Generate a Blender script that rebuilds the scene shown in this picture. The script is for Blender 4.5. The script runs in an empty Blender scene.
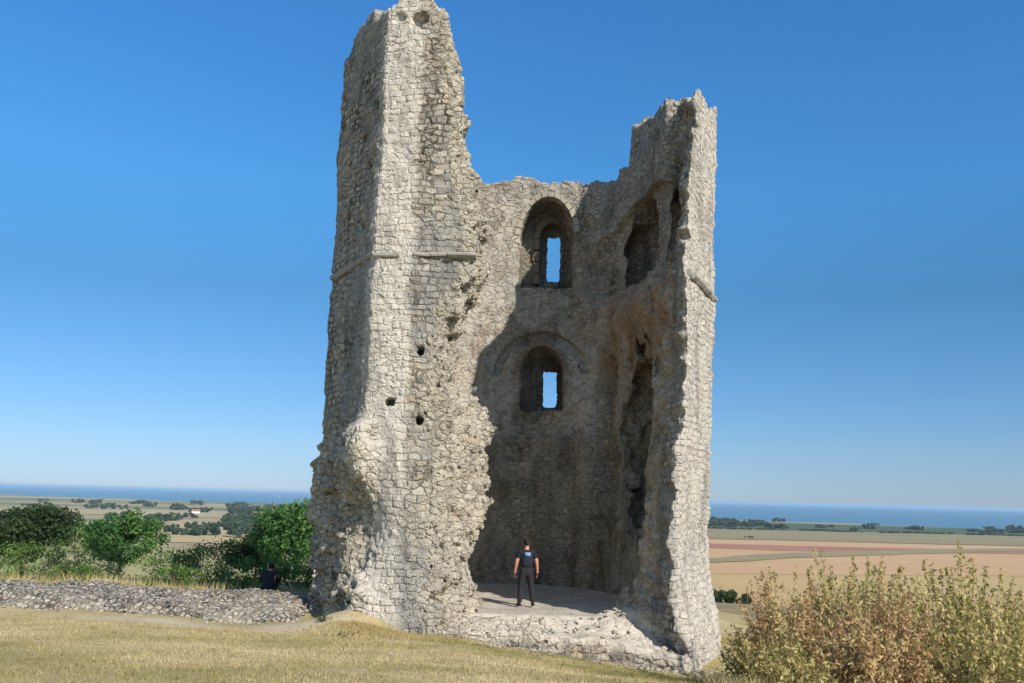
import bpy, bmesh, math, random
import numpy as np
from mathutils import Vector, Matrix

R = math.radians
S = bpy.context.scene
COL = S.collection
rng = np.random.default_rng(7)
random.seed(7)

# ------------------------------------------------------------------ camera
cam = bpy.data.cameras.new("camera")
cam.sensor_width = 36.0
cam.lens = 900.0 / 1024.0 * 36.0
cam.clip_start = 0.1
cam.clip_end = 200000.0
cam_o = bpy.data.objects.new("camera", cam)
COL.objects.link(cam_o)
cam_o.matrix_world = Matrix.Translation((0, 0, 3.0)) @ Matrix.Rotation(R(90 + 9.8), 4, 'X') @ Matrix.Rotation(R(1.4), 4, 'Z')
S.camera = cam_o

# ------------------------------------------------------------------ sky, sun, exposure
SUN_EL = R(33.0)
SUN_AZ = math.atan2(0.62, -0.785)
w = bpy.data.worlds.new("World")
S.world = w
w.use_nodes = True
nt = w.node_tree
bg = nt.nodes["Background"]
sky = nt.nodes.new("ShaderNodeTexSky")
sky.sky_type = 'NISHITA'
sky.sun_disc = False
sky.sun_elevation = SUN_EL
sky.sun_rotation = SUN_AZ
sky.altitude = 60
sky.air_density = 1.0
sky.dust_density = 0.0
sky.ozone_density = 3.0
# deep clear-air blue overhead, a grey-blue bank of sea air low down
tcw = nt.nodes.new("ShaderNodeTexCoord"); sp = nt.nodes.new("ShaderNodeSeparateXYZ"); rp = nt.nodes.new("ShaderNodeValToRGB"); mxw = nt.nodes.new("ShaderNodeMix")
mxw.data_type = 'RGBA'; mxw.blend_type = 'MULTIPLY'; mxw.inputs[0].default_value = 1.0
nt.links.new(tcw.outputs["Generated"], sp.inputs[0]); nt.links.new(sp.outputs[2], rp.inputs[0])
els = rp.color_ramp.elements
for i, (p_, c_) in enumerate([(0.0, (.20, .281, .50)), (.05, (.23, .316, .475)), (.216, (.188, .367, .478)), (.325, (.240, .55, .713)), (.51, (.243, .595, .843)), (0.62, (.40, .74, .98)), (1.0, (.75, .92, 1.0))]):
    e_ = els[i] if i < 2 else els.new(p_)
    e_.position = p_; e_.color = (*c_, 1)
side = nt.nodes.new("ShaderNodeMapRange"); side.interpolation_type = 'SMOOTHSTEP'
nt.links.new(sp.outputs[1], side.inputs[0]); side.inputs[1].default_value = 0.35; side.inputs[2].default_value = -0.35
sm = nt.nodes.new("ShaderNodeMix"); sm.data_type = 'RGBA'
nt.links.new(side.outputs[0], sm.inputs[0]); nt.links.new(rp.outputs[0], sm.inputs[6]); sm.inputs[7].default_value = (1.0, 0.97, 0.92, 1)
nt.links.new(sky.outputs[0], mxw.inputs[6]); nt.links.new(sm.outputs[2], mxw.inputs[7]); nt.links.new(mxw.outputs[2], bg.inputs[0])
bg.inputs[1].default_value = 0.15

sun = bpy.data.lights.new("sun", 'SUN')
sun.energy = 4.5
sun.angle = R(0.5)
sun.color = (1.0, 0.94, 0.86)
sun_o = bpy.data.objects.new("sun", sun)
COL.objects.link(sun_o)
sun_dir = Vector((0.62 * math.cos(SUN_EL), -0.785 * math.cos(SUN_EL), math.sin(SUN_EL)))
sun_o.rotation_euler = sun_dir.to_track_quat('Z', 'Y').to_euler()
sun_o.location = (30, -30, 40)

S.view_settings.view_transform = 'Standard'
S.view_settings.look = 'None'
S.view_settings.exposure = 0.58
S.view_settings.gamma = 1.0
S.render.engine = 'CYCLES'
S.cycles.use_denoising = True
S.cycles.max_bounces = 7
S.cycles.diffuse_bounces = 5
S.cycles.volume_bounces = 1
S.cycles.transparent_max_bounces = 8

# ------------------------------------------------------------------ object helpers
def tag(o, label=None, cat=None, group=None, kind=None):
    if label: o["label"] = label
    if cat: o["category"] = cat
    if group: o["group"] = group
    if kind: o["kind"] = kind
    return o

def empty(name, loc, rz=0.0):
    o = bpy.data.objects.new(name, None)
    o.location = loc
    o.rotation_euler = (0, 0, rz)
    COL.objects.link(o)
    return o

def mesh_obj(name, V, F, mat, parent=None, smooth=True, loc=None):
    me = bpy.data.meshes.new(name)
    V = np.asarray(V, dtype=np.float32)
    if isinstance(F, np.ndarray):
        n, k = F.shape
        me.vertices.add(len(V)); me.vertices.foreach_set("co", V.ravel())
        me.loops.add(n * k); me.loops.foreach_set("vertex_index", F.astype(np.int32).ravel())
        me.polygons.add(n)
        me.polygons.foreach_set("loop_start", np.arange(0, n * k, k, dtype=np.int32))
        me.update(calc_edges=True)
    else:
        me.from_pydata(V.tolist(), [], F)
    if smooth:
        me.polygons.foreach_set("use_smooth", np.ones(len(me.polygons), dtype=bool))
    me.validate()
    me.materials.append(mat)
    o = bpy.data.objects.new(name, me)
    COL.objects.link(o)
    if parent is not None: o.parent = parent
    if loc is not None: o.location = loc
    return o

def attr(o, name, vals):
    a = o.data.attributes.new(name, 'FLOAT', 'POINT')
    a.data.foreach_set("value", np.asarray(vals, dtype=np.float32))

def copy_tree(o, parent=None):
    c = o.copy()
    COL.objects.link(c)
    if parent is not None: c.parent = parent
    for ch in list(o.children):
        copy_tree(ch, c)
    return c

# ------------------------------------------------------------------ numpy noise
def _hash(i, j, k, seed):
    h = (i.astype(np.uint32) * np.uint32(374761393) + j.astype(np.uint32) * np.uint32(668265263)
         + k.astype(np.uint32) * np.uint32(2147483647) + np.uint32(seed * 974634777 % 4294967295))
    h = (h ^ (h >> np.uint32(13))) * np.uint32(1274126177)
    h = h ^ (h >> np.uint32(16))
    return (h & np.uint32(0xffff)).astype(np.float32) / 32767.5 - 1.0

def vnoise(x, y, z, f=1.0, seed=0):
    x = np.asarray(x, dtype=np.float32) * f + 1000; y = np.asarray(y, dtype=np.float32) * f + 1000; z = np.asarray(z, dtype=np.float32) * f + 1000
    xi = np.floor(x).astype(np.int64); yi = np.floor(y).astype(np.int64); zi = np.floor(z).astype(np.int64)
    u = (x - xi).astype(np.float32); v = (y - yi).astype(np.float32); t = (z - zi).astype(np.float32)
    u = u * u * (3 - 2 * u); v = v * v * (3 - 2 * v); t = t * t * (3 - 2 * t)
    r = 0
    for a in (0, 1):
        wa = u if a else 1 - u
        for b in (0, 1):
            wb = v if b else 1 - v
            for c in (0, 1):
                wc = t if c else 1 - t
                r = r + wa * wb * wc * _hash(xi + a, yi + b, zi + c, seed)
    return r

def fbm(x, y, z, f, octs=3, seed=0):
    r = 0; a = 1.0
    for o in range(octs):
        r = r + a * vnoise(x, y, z, f * 2 ** o, seed + o * 17)
        a *= 0.5
    return r

def sstep(a, b, x):
    t = np.clip((x - a) / (b - a), 0, 1)
    return t * t * (3 - 2 * t)

def polyd(px, py, P):
    """signed distance to a closed polygon, negative inside"""
    P = np.asarray(P, dtype=np.float32)
    n = len(P)
    d2 = np.full(px.shape, 1e9, dtype=np.float32)
    inside = np.zeros(px.shape, dtype=bool)
    for i in range(n):
        a = P[i]; b = P[(i + 1) % n]
        e = b - a
        wx = px - a[0]; wy = py - a[1]
        t = np.clip((wx * e[0] + wy * e[1]) / (e @ e), 0, 1)
        dx = wx - t * e[0]; dy = wy - t * e[1]
        d2 = np.minimum(d2, dx * dx + dy * dy)
        c = ((a[1] <= py) & (b[1] > py)) | ((b[1] <= py) & (a[1] > py))
        if abs(e[1]) > 1e-9:
            xc = a[0] + (py - a[1]) / e[1] * e[0]
            inside ^= c & (px < xc)
    d = np.sqrt(d2)
    return np.where(inside, -d, d)

# ------------------------------------------------------------------ isosurface (surface nets)
def surface_nets(D, org, h):
    nx, ny, nz = D.shape
    s = D < 0
    c = np.zeros((nx - 1, ny - 1, nz - 1), dtype=np.uint8)
    for a in (0, 1):
        for b in (0, 1):
            for d in (0, 1):
                c += s[a:nx - 1 + a, b:ny - 1 + b, d:nz - 1 + d]
    act = np.argwhere((c > 0) & (c < 8))
    idx = np.full(c.shape, -1, dtype=np.int32)
    idx[act[:, 0], act[:, 1], act[:, 2]] = np.arange(len(act))
    acc = np.zeros((len(act), 3), dtype=np.float32); cnt = np.zeros(len(act), dtype=np.float32)
    cor = [(a, b, d) for a in (0, 1) for b in (0, 1) for d in (0, 1)]
    val = {q: D[act[:, 0] + q[0], act[:, 1] + q[1], act[:, 2] + q[2]] for q in cor}
    for q in cor:
        for ax in range(3):
            if q[ax]: continue
            r = list(q); r[ax] = 1; r = tuple(r)
            va, vb = val[q], val[r]
            m = (va < 0) != (vb < 0)
            t = np.where(m, va / np.where(m, va - vb, 1), 0)
            p = np.array(q, dtype=np.float32)[None, :].repeat(len(act), 0)
            p[:, ax] += t
            acc += p * m[:, None]; cnt += m
    V = (act + acc / cnt[:, None]) * h + np.asarray(org, dtype=np.float32)
    quads = []
    for ax in range(3):
        sl0 = [slice(None)] * 3; sl1 = [slice(None)] * 3
        sl0[ax] = slice(0, -1); sl1[ax] = slice(1, None)
        A = s[tuple(sl0)]; B = s[tuple(sl1)]
        e = np.argwhere(A != B)
        o1, o2 = (ax + 1) % 3, (ax + 2) % 3
        ok = (e[:, o1] > 0) & (e[:, o2] > 0) & (e[:, o1] < D.shape[o1] - 1) & (e[:, o2] < D.shape[o2] - 1)
        e = e[ok]
        flip = A[e[:, 0], e[:, 1], e[:, 2]]
        q = []
        for (d1, d2) in ((-1, -1), (0, -1), (0, 0), (-1, 0)):
            k = e.copy(); k[:, o1] += d1; k[:, o2] += d2
            q.append(idx[k[:, 0], k[:, 1], k[:, 2]])
        q = np.stack(q, 1)
        q[~flip] = q[~flip][:, ::-1]
        quads.append(q)
    Q = np.concatenate(quads)
    Q = Q[(Q >= 0).all(1)]
    return V, Q

def build_sdf(fn, lo, hi, h, stride=5, band=0.45):
    lo = np.array(lo, dtype=np.float64); hi = np.array(hi, dtype=np.float64)
    nc = np.ceil((hi - lo) / (h * stride)).astype(int)
    g = [lo[i] + (np.arange(nc[i]) + 0.5) * h * stride - 0.5 * h for i in range(3)]
    X, Y, Z = np.meshgrid(*g, indexing='ij')
    Dc = fn(X.ravel().astype(np.float32), Y.ravel().astype(np.float32), Z.ravel().astype(np.float32)).reshape(X.shape)
    D = Dc.astype(np.float32)
    for ax in range(3):
        D = np.repeat(D, stride, ax)
    m = np.argwhere(np.abs(D) < stride * h + band)
    P = (lo[None, :] + m * h).astype(np.float32)
    for a in range(0, len(m), 2000000):
        b = slice(a, a + 2000000)
        D[m[b, 0], m[b, 1], m[b, 2]] = fn(P[b, 0], P[b, 1], P[b, 2])
    return surface_nets(D, lo, h)

# ------------------------------------------------------------------ node helpers
class NM:
    def __init__(self, name, disp=False):
        self.m = bpy.data.materials.new(name)
        self.m.use_nodes = True
        self.t = self.m.node_tree
        self.t.nodes.clear()
        self.out = self.t.nodes.new("ShaderNodeOutputMaterial")
        self.b = self.t.nodes.new("ShaderNodeBsdfPrincipled")
        self.b.inputs["Specular IOR Level"].default_value = 0.15
        self.b.inputs["Roughness"].default_value = 0.9
        self.t.links.new(self.b.outputs[0], self.out.inputs[0])
        if disp: self.m.displacement_method = 'BOTH'
    def n(self, typ, **k):
        nd = self.t.nodes.new(typ)
        for a, v in k.items(): setattr(nd, a, v)
        return nd
    def put(self, sock, v):
        if isinstance(v, bpy.types.NodeSocket): self.t.links.new(v, sock)
        elif isinstance(v, (tuple, list)) and len(v) == 3 and sock.type == 'RGBA': sock.default_value = (*v, 1)
        else: sock.default_value = v
    def pos(self):
        return self.n("ShaderNodeNewGeometry").outputs["Position"]
    def obj(self):
        return self.n("ShaderNodeTexCoord").outputs["Object"]
    def attr(self, name):
        return self.n("ShaderNodeAttribute", attribute_name=name).outputs["Fac"]
    def mapping(self, v, scale=(1, 1, 1), loc=(0, 0, 0), rot=(0, 0, 0)):
        m = self.n("ShaderNodeMapping")
        self.put(m.inputs[0], v)
        m.inputs["Scale"].default_value = scale; m.inputs["Location"].default_value = loc; m.inputs["Rotation"].default_value = rot
        return m.outputs[0]
    def noise(self, v, scale, detail=4, rough=0.6, out="Fac"):
        m = self.n("ShaderNodeTexNoise")
        self.put(m.inputs["Vector"], v)
        m.inputs["Scale"].default_value = scale; m.inputs["Detail"].default_value = detail; m.inputs["Roughness"].default_value = rough
        return m.outputs[out]
    def voro(self, v, scale=1.0, feature='F1', rand=1.0):
        m = self.n("ShaderNodeTexVoronoi", feature=feature)
        self.put(m.inputs["Vector"], v)
        m.inputs["Scale"].default_value = scale; m.inputs["Randomness"].default_value = rand
        return m
    def ramp(self, f, stops, interp='LINEAR'):
        r = self.n("ShaderNodeValToRGB")
        r.color_ramp.interpolation = interp
        e = r.color_ramp.elements
        while len(e) < len(stops): e.new(0.5)
        for k, (p, c) in enumerate(stops):
            e[k].position = p; e[k].color = (*c, 1) if isinstance(c, (tuple, list)) else (c, c, c, 1)
        self.put(r.inputs[0], f)
        return r.outputs[0]
    def mix(self, f, a, b, mode='MIX'):
        m = self.n("ShaderNodeMix", data_type='RGBA', blend_type=mode)
        self.put(m.inputs[0], f); self.put(m.inputs[6], a); self.put(m.inputs[7], b)
        return m.outputs[2]
    def math(self, op, a, b=0.0, c=None, clamp=False):
        m = self.n("ShaderNodeMath", operation=op, use_clamp=clamp)
        self.put(m.inputs[0], a); self.put(m.inputs[1], b)
        if c is not None: self.put(m.inputs[2], c)
        return m.outputs[0]
    def maprange(self, v, a, b, c=0.0, d=1.0, smooth=True):
        m = self.n("ShaderNodeMapRange", interpolation_type='SMOOTHSTEP' if smooth else 'LINEAR')
        self.put(m.inputs[0], v)
        for k, x in zip((1, 2, 3, 4), (a, b, c, d)): m.inputs[k].default_value = x
        return m.outputs[0]
    def vadd(self, a, b):
        m = self.n("ShaderNodeVectorMath", operation='ADD'); self.put(m.inputs[0], a); self.put(m.inputs[1], b); return m.outputs[0]
    def vscale(self, a, s):
        m = self.n("ShaderNodeVectorMath", operation='SCALE'); self.put(m.inputs[0], a); m.inputs["Scale"].default_value = s; return m.outputs[0]
    def sep(self, v):
        m = self.n("ShaderNodeSeparateXYZ"); self.put(m.inputs[0], v); return m.outputs
    def disp(self, h, scale=1.0, mid=0.0):
        d = self.n("ShaderNodeDisplacement"); self.put(d.inputs["Height"], h)
        d.inputs["Scale"].default_value = scale; d.inputs["Midlevel"].default_value = mid
        self.t.links.new(d.outputs[0], self.out.inputs["Displacement"])
    def bump(self, h, strength=0.6, dist=0.03):
        b = self.n("ShaderNodeBump"); self.put(b.inputs["Height"], h)
        b.inputs["Strength"].default_value = strength; b.inputs["Distance"].default_value = dist
        self.t.links.new(b.outputs[0], self.b.inputs["Normal"])
    def col(self, c): self.put(self.b.inputs["Base Color"], c)

def plain_mat(name, c, rough=0.9, var=0.25, scale=8.0, bump=0.0):
    M = NM(name)
    p = M.obj()
    n = M.noise(p, scale, 4)
    M.col(M.mix(n, tuple(x * (1 - var) for x in c), tuple(min(1, x * (1 + var)) for x in c)))
    M.b.inputs["Roughness"].default_value = rough
    if bump: M.bump(n, 0.5, bump)
    return M.m

# ------------------------------------------------------------------ masonry material
def masonry(name, ruin=True, sx=3.8, sz=6.2, relief=0.075):
    M = NM(name, disp=True)
    p = M.pos()
    fine = M.noise(p, 22.0, 5, 0.65)
    mid = M.noise(p, 5.0, 4, 0.6)
    big = M.noise(p, 0.55, 4, 0.6)
    big2 = M.noise(M.mapping(p, (1, 1, 0.6), (7, 3, 1)), 0.9, 5, 0.65)
    wob = M.vscale(M.noise(p, 2.6, 4, 0.65, "Color"), 0.20)
    q0 = M.vadd(p, wob)
    # random rubble
    q = M.mapping(q0, (sx, sx, sz))
    v1 = M.voro(q, 1.0, 'F1', 0.95)
    ve = M.voro(q, 1.0, 'DISTANCE_TO_EDGE', 0.95)
    edge = M.math('DIVIDE', ve.outputs["Distance"], sx)
    rc = v1.outputs["Color"]
    if ruin:
        # roughly coursed rubble: uneven rows, each broken into stones of its own lengths
        HR = 0.175
        zr = M.math('DIVIDE', M.math('ADD', M.sep(q0)[2], M.math('MULTIPLY', big, 0.5)), HR)
        row = M.math('FLOOR', zr); fr = M.math('FRACT', zr)
        sp = M.sep(q0)
        cx = M.n("ShaderNodeCombineXYZ"); M.put(cx.inputs[0], M.math('MULTIPLY', sp[0], 3.3)); M.put(cx.inputs[1], M.math('MULTIPLY', sp[1], 3.5)); M.put(cx.inputs[2], M.math('MULTIPLY', row, 7.31))
        w1 = M.voro(cx.outputs[0], 1.0, 'F1', 1.0); we = M.voro(cx.outputs[0], 1.0, 'DISTANCE_TO_EDGE', 1.0)
        ey = M.math('MULTIPLY', M.math('MINIMUM', fr, M.math('SUBTRACT', 1.0, fr)), HR)
        ex = M.math('DIVIDE', we.outputs["Distance"], 3.5)
        ecr = M.math('SMOOTH_MIN', ex, ey, 0.04)
        inn = M.attr("interior"); core = M.attr("core")
        rub = M.math('ADD', M.math('ADD', inn, core), M.maprange(M.noise(p, 0.7, 4, 0.65), 0.52, 0.60), clamp=True)
        rub = M.math('GREATER_THAN', rub, 0.5)
        edge = M.math('ADD', M.math('MULTIPLY', edge, rub), M.math('MULTIPLY', ecr, M.math('SUBTRACT', 1.0, rub)))
        rc = M.mix(rub, w1.outputs["Color"], rc)
    rnd = M.sep(rc)
    body = M.maprange(M.math('ADD', edge, M.math('MULTIPLY', M.math('SUBTRACT', mid, 0.5), 0.06)), 0.002, 0.034)
    # each stone stands out by its own amount, some are lost altogether
    prom = M.maprange(rnd[1], 0.0, 1.0, 0.30, 1.0, False)
    lost = M.maprange(rnd[2], 0.0, 0.10, -1.1, 0.0)
    h = M.math('ADD', M.math('MULTIPLY', body, prom), M.math('MULTIPLY', lost, body))
    h = M.math('ADD', h, M.math('MULTIPLY', M.math('SUBTRACT', mid, 0.5), 1.3))
    h = M.math('ADD', h, M.math('MULTIPLY', M.math('SUBTRACT', fine, 0.5), 0.7))
    pn = M.noise(p, 6.5, 3, 0.6)
    pit = M.maprange(pn, 0.30, 0.40, -2.2, 0.0)
    if ruin: pit = M.math('MULTIPLY', pit, M.math('ADD', 0.35, M.math('MULTIPLY', M.math('ADD', core, M.math('MULTIPLY', inn, 0.2), clamp=True), 0.65)))
    h = M.math('ADD', h, pit)
    fl = M.maprange(M.noise(M.mapping(p, (1, 1, 1), (11, 5, 2)), 1.1, 5, 0.7), 0.56, 0.66)
    if ruin:
        fl = M.math('MULTIPLY', fl, M.math('SUBTRACT', 1.0, core, clamp=True))
        h = M.math('MULTIPLY', h, M.math('SUBTRACT', M.math('ADD', 0.64, M.math('MULTIPLY', core, 0.5)), M.math('MULTIPLY', M.attr('chalk'), 0.35)))
    h = M.math('ADD', M.math('MULTIPLY', h, M.math('SUBTRACT', 1.0, M.math('MULTIPLY', fl, 0.45))), M.math('MULTIPLY', fl, 0.15))
    M.disp(h, relief, 0.5)
    stone = M.ramp(rnd[0], [(0.0, (0.22, 0.205, 0.18)), (0.2, (0.43, 0.39, 0.325)), (0.42, (0.55, 0.50, 0.41)),
                            (0.6, (0.32, 0.30, 0.26)), (0.8, (0.62, 0.57, 0.475)), (1.0, (0.43, 0.345, 0.25))])
    mort = M.mix(M.maprange(big2, 0.4, 0.6), (0.09, 0.075, 0.055), (0.30, 0.26, 0.20))
    c = M.mix(body, mort, stone)
    c = M.mix(M.math('MULTIPLY', fl, 0.4), c, M.mix(fine, (0.26, 0.235, 0.20), (0.46, 0.42, 0.35)))
    c = M.mix(M.maprange(fine, 0.3, 0.75), M.mix(1.0, c, (0.52, 0.50, 0.47), 'MULTIPLY'), c)
    dirt = M.maprange(M.noise(M.mapping(p, (1, 1, 0.7), (5, 1, 8)), 3.2, 5, 0.7), 0.54, 0.66)
    c = M.mix(M.math('MULTIPLY', dirt, 0.5 if ruin else 0.12), c, (0.15, 0.135, 0.115))
    if ruin:
        pale = M.attr("pale")
        # dressed pale corner stones
        c = M.mix(M.math('MULTIPLY', pale, 0.55), c, M.mix(mid, (0.50, 0.455, 0.39), (0.68, 0.63, 0.545)))
        # grey lichen on the outer face
        gl = M.math('MULTIPLY', M.maprange(big, 0.42, 0.62), M.math('SUBTRACT', 1.0, pale))
        c = M.mix(M.math('MULTIPLY', gl, 0.7), c, M.mix(fine, (0.15, 0.148, 0.138), (0.35, 0.335, 0.30)))
        # inner wall: brown, patchy, with green-black growth and traces of plaster
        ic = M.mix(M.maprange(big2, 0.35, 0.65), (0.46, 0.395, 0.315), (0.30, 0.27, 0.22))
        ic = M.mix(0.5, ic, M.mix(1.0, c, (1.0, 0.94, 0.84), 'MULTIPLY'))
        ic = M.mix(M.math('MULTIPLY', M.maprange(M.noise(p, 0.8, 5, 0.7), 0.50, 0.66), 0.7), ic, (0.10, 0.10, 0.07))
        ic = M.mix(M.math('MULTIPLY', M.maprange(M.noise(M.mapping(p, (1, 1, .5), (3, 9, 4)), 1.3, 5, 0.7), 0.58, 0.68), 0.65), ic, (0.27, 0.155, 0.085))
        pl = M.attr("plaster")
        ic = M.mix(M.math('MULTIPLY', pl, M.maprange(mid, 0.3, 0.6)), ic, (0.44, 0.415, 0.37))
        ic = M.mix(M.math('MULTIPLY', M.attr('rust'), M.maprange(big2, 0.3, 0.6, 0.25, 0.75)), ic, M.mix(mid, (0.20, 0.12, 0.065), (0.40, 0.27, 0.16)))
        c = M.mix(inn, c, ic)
        c = M.mix(M.math('MULTIPLY', M.attr('chalk'), 0.75), c, M.mix(mid, (0.40, 0.355, 0.285), (0.58, 0.525, 0.43)))
        c = M.mix(M.math('MULTIPLY', M.attr('recess_shade'), 0.8), c, M.mix(mid, (0.05, 0.042, 0.033), (0.12, 0.10, 0.075)))  # shade of the deep openings painted into the stone colour
        cc = M.mix(mid, (0.40, 0.345, 0.255), (0.56, 0.50, 0.385))
        c = M.mix(M.math('MULTIPLY', core, 0.5), c, cc)
        st = M.noise(M.mapping(p, (1.5, 1.5, 0.32), (2, 8, 5)), 1.0, 6, 0.7)
        c = M.mix(M.maprange(st, 0.48, 0.64, 0.0, 0.75), c, M.mix(1.0, c, (0.60, 0.61, 0.615), 'MULTIPLY'))
        c = M.mix(M.math('MULTIPLY', M.attr('stain'), M.maprange(st, 0.36, 0.56, 0.35, 1.0)), c, M.mix(1.0, c, (0.76, 0.76, 0.74), 'MULTIPLY'))
        oc = M.math('MULTIPLY', M.maprange(M.noise(p, 1.4, 4, 0.7), 0.63, 0.72), 0.35)
        c = M.mix(oc, c, (0.44, 0.29, 0.12))
    M.col(c)
    M.b.inputs["Roughness"].default_value = 0.95
    return M.m

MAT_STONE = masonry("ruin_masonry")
MAT_RUBBLE = masonry("rubble_masonry", ruin=False, sx=6.5, sz=8, relief=0.05)

# ------------------------------------------------------------------ terrain
PLAIN = -53.0
SEA = -54.5
def coast_y(x): return 3560 - 0.60 * x + 90 * np.sin(x * 0.004) + 50 * np.sin(x * 0.013)

def ground_z(x, y):
    x = np.asarray(x, dtype=np.float64); y = np.asarray(y, dtype=np.float64)
    b = np.interp(y, [-40, 0, 12, 22.3, 27], [2.0, 1.4, 0.6, -0.42, -0.30])
    s = sstep(8, 22, y)
    xr = np.clip(x + 1.0, 0, 14)
    b = b - s * 0.125 * xr
    b = b - 0.035 * np.clip(x + 1, -12, 0) * sstep(12, 23, y)
    # spur of the hill: the ground falls away beyond a rounded rectangle
    dx = np.maximum(np.maximum(x - 7.5, -34 - x), 0)
    yb = 36.0 - 8.2 * sstep(-4.0, -6.5, x)
    dy = np.maximum(np.maximum(y - yb, -60 - y), 0)
    d = np.hypot(dx, dy)
    lf = sstep(-2, -9, x) * sstep(80, 20, d)
    b = b - (0.084 * d + 0.00008 * d * d) * np.maximum(sstep(0, 14, d), lf)
    b = b + 0.50 * np.exp(-(((x + 3.7) / 1.1) ** 2 + ((y - 22.9) / 0.8) ** 2))
    near = np.exp(-d / 60)
    b = b + near * 0.05 * fbm(x, y, x * 0, 0.7, 3, 5)
    z = np.maximum(b, PLAIN + 0.15 * np.sin(x * 0.01) * np.sin(y * 0.007))
    c = coast_y(x)
    z = np.where(y > c, np.maximum(PLAIN - (y - c) * 0.05, -60), z)
    return z

def worn_at(x, y):
    n = fbm(x, y, np.asarray(x) * 0, 0.9, 3, 61)
    w1 = sstep(0.75, 0.15, np.abs(y - 22.35 + 0.05 * (x + 6)) + 0.25 * n) * sstep(-3.2, -4.0, x) * sstep(-11, -7, x + 2.5 * n)      # chalky edge of the footing
    w2 = sstep(1.0, 0.3, np.hypot((x + 1.9) / 1.5, (y - 21.45) / 0.45) + 0.3 * n)
    w3 = sstep(0.5, 0.1, np.abs(y - 22.2) + 0.2 * n) * sstep(4.0, 5.0, x) * sstep(7.5, 6.5, x)
    return np.clip(np.maximum(np.maximum(w1, w2), w3), 0, 1)

def axis(near_lo, near_hi, step, far_lo, far_hi, g):
    a = list(np.arange(near_lo, near_hi + 1e-6, step))
    s = step
    while a[-1] < far_hi:
        s = min(s * g, 4000); a.append(a[-1] + s)
    s = step; lo = []
    cur = near_lo
    while cur > far_lo:
        s = min(s * g, 4000); cur -= s; lo.append(cur)
    return np.array(lo[::-1] + a)

gx = axis(-16, 11, 0.2, -60000, 60000, 1.09)
gy = axis(7, 34, 0.2, -3000, 60000, 1.07)
GX, GY = np.meshgrid(gx, gy, indexing='ij')
GZ = ground_z(GX, GY)
V = np.stack([GX, GY, GZ], -1).reshape(-1, 3)
ii, jj = np.meshgrid(np.arange(len(gx) - 1), np.arange(len(gy) - 1), indexing='ij')
k = (ii * len(gy) + jj).ravel()
Q = np.stack([k, k + len(gy), k + len(gy) + 1, k + 1], 1)

M = NM("dry_grassland")
p = M.pos()
n1 = M.noise(p, 0.35, 5, 0.6); n2 = M.noise(p, 2.2, 6, 0.7); n3 = M.noise(p, 30, 4, 0.7)
nst = M.noise(M.mapping(p, (0.35, 1.0, 1)), 0.9, 5, 0.65)
c = M.ramp(M.math('ADD', M.math('MULTIPLY', n1, 0.5), M.math('MULTIPLY', nst, 0.5)),
           [(0.36, (0.30, 0.255, 0.10)), (0.46, (0.41, 0.33, 0.15)), (0.54, (0.50, 0.40, 0.205)), (0.68, (0.56, 0.445, 0.26))])
c = M.mix(M.maprange(n2, 0.56, 0.72), c, (0.205, 0.195, 0.065))
c = M.mix(M.maprange(n2, 0.34, 0.44, 0.75, 0.0), c, (0.46, 0.33, 0.215))
c = M.mix(M.attr('worn'), c, M.mix(n2, (0.40, 0.335, 0.235), (0.60, 0.51, 0.37)))
c = M.mix(M.maprange(n3, 0.35, 0.7), M.mix(1.0, c, (0.62, 0.62, 0.58), 'MULTIPLY'), c)
# open country beyond the hill: a patchwork of stubble, pasture and fallow
vf = M.voro(M.mapping(p, (0.0016, 0.0042, 0.0)), 1.0, 'F1', 0.9)
fr = M.sep(vf.outputs["Color"])
fc = M.ramp(fr[0], [(0.0, (0.36, 0.28, 0.15)), (0.3, (0.22, 0.22, 0.09)), (0.5, (0.42, 0.33, 0.18)), (0.7, (0.15, 0.17, 0.07)), (1.0, (0.33, 0.27, 0.15))], 'CONSTANT')
fc = M.mix(M.maprange(M.noise(p, 0.02, 5, 0.6), 0.3, 0.7), M.mix(1.0, fc, (0.75, 0.75, 0.75), 'MULTIPLY'), fc)
zz = M.sep(p)[2]
hs = M.mix(M.maprange(M.noise(p, 0.12, 5, 0.65), 0.4, 0.6), (0.30, 0.21, 0.11), (0.20, 0.17, 0.07))
c = M.mix(M.maprange(zz, -2.0, -4.5), c, hs)
c = M.mix(M.maprange(zz, -40, -50), c, fc)
M.col(c)
M.bump(M.math('ADD', n3, M.math('MULTIPLY', n2, 1.0)), 0.5, 0.06)
MAT_GRASS = M.m
g = mesh_obj("ground", V, Q, MAT_GRASS)
attr(g, "worn", worn_at(V[:, 0], V[:, 1]))
tag(g, kind="structure")

# sea
M = NM("estuary_water")
p = M.pos()
n = M.noise(M.mapping(p, (0.0006, 0.004, 1)), 1.0, 4, 0.6)
M.col(M.mix(n, (0.06, 0.14, 0.19), (0.085, 0.18, 0.235)))
M.b.inputs["Roughness"].default_value = 0.35
M.b.inputs["Specular IOR Level"].default_value = 0.4
M.bump(M.noise(M.mapping(p, (0.02, 0.08, 1)), 1.0, 4), 0.35, 3.0)
sea = mesh_obj("sea", [(-70000, 1500, SEA), (70000, 1500, SEA), (70000, 70000, SEA), (-70000, 70000, SEA)], [(0, 1, 2, 3)], M.m, smooth=False)
tag(sea, kind="structure")

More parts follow.
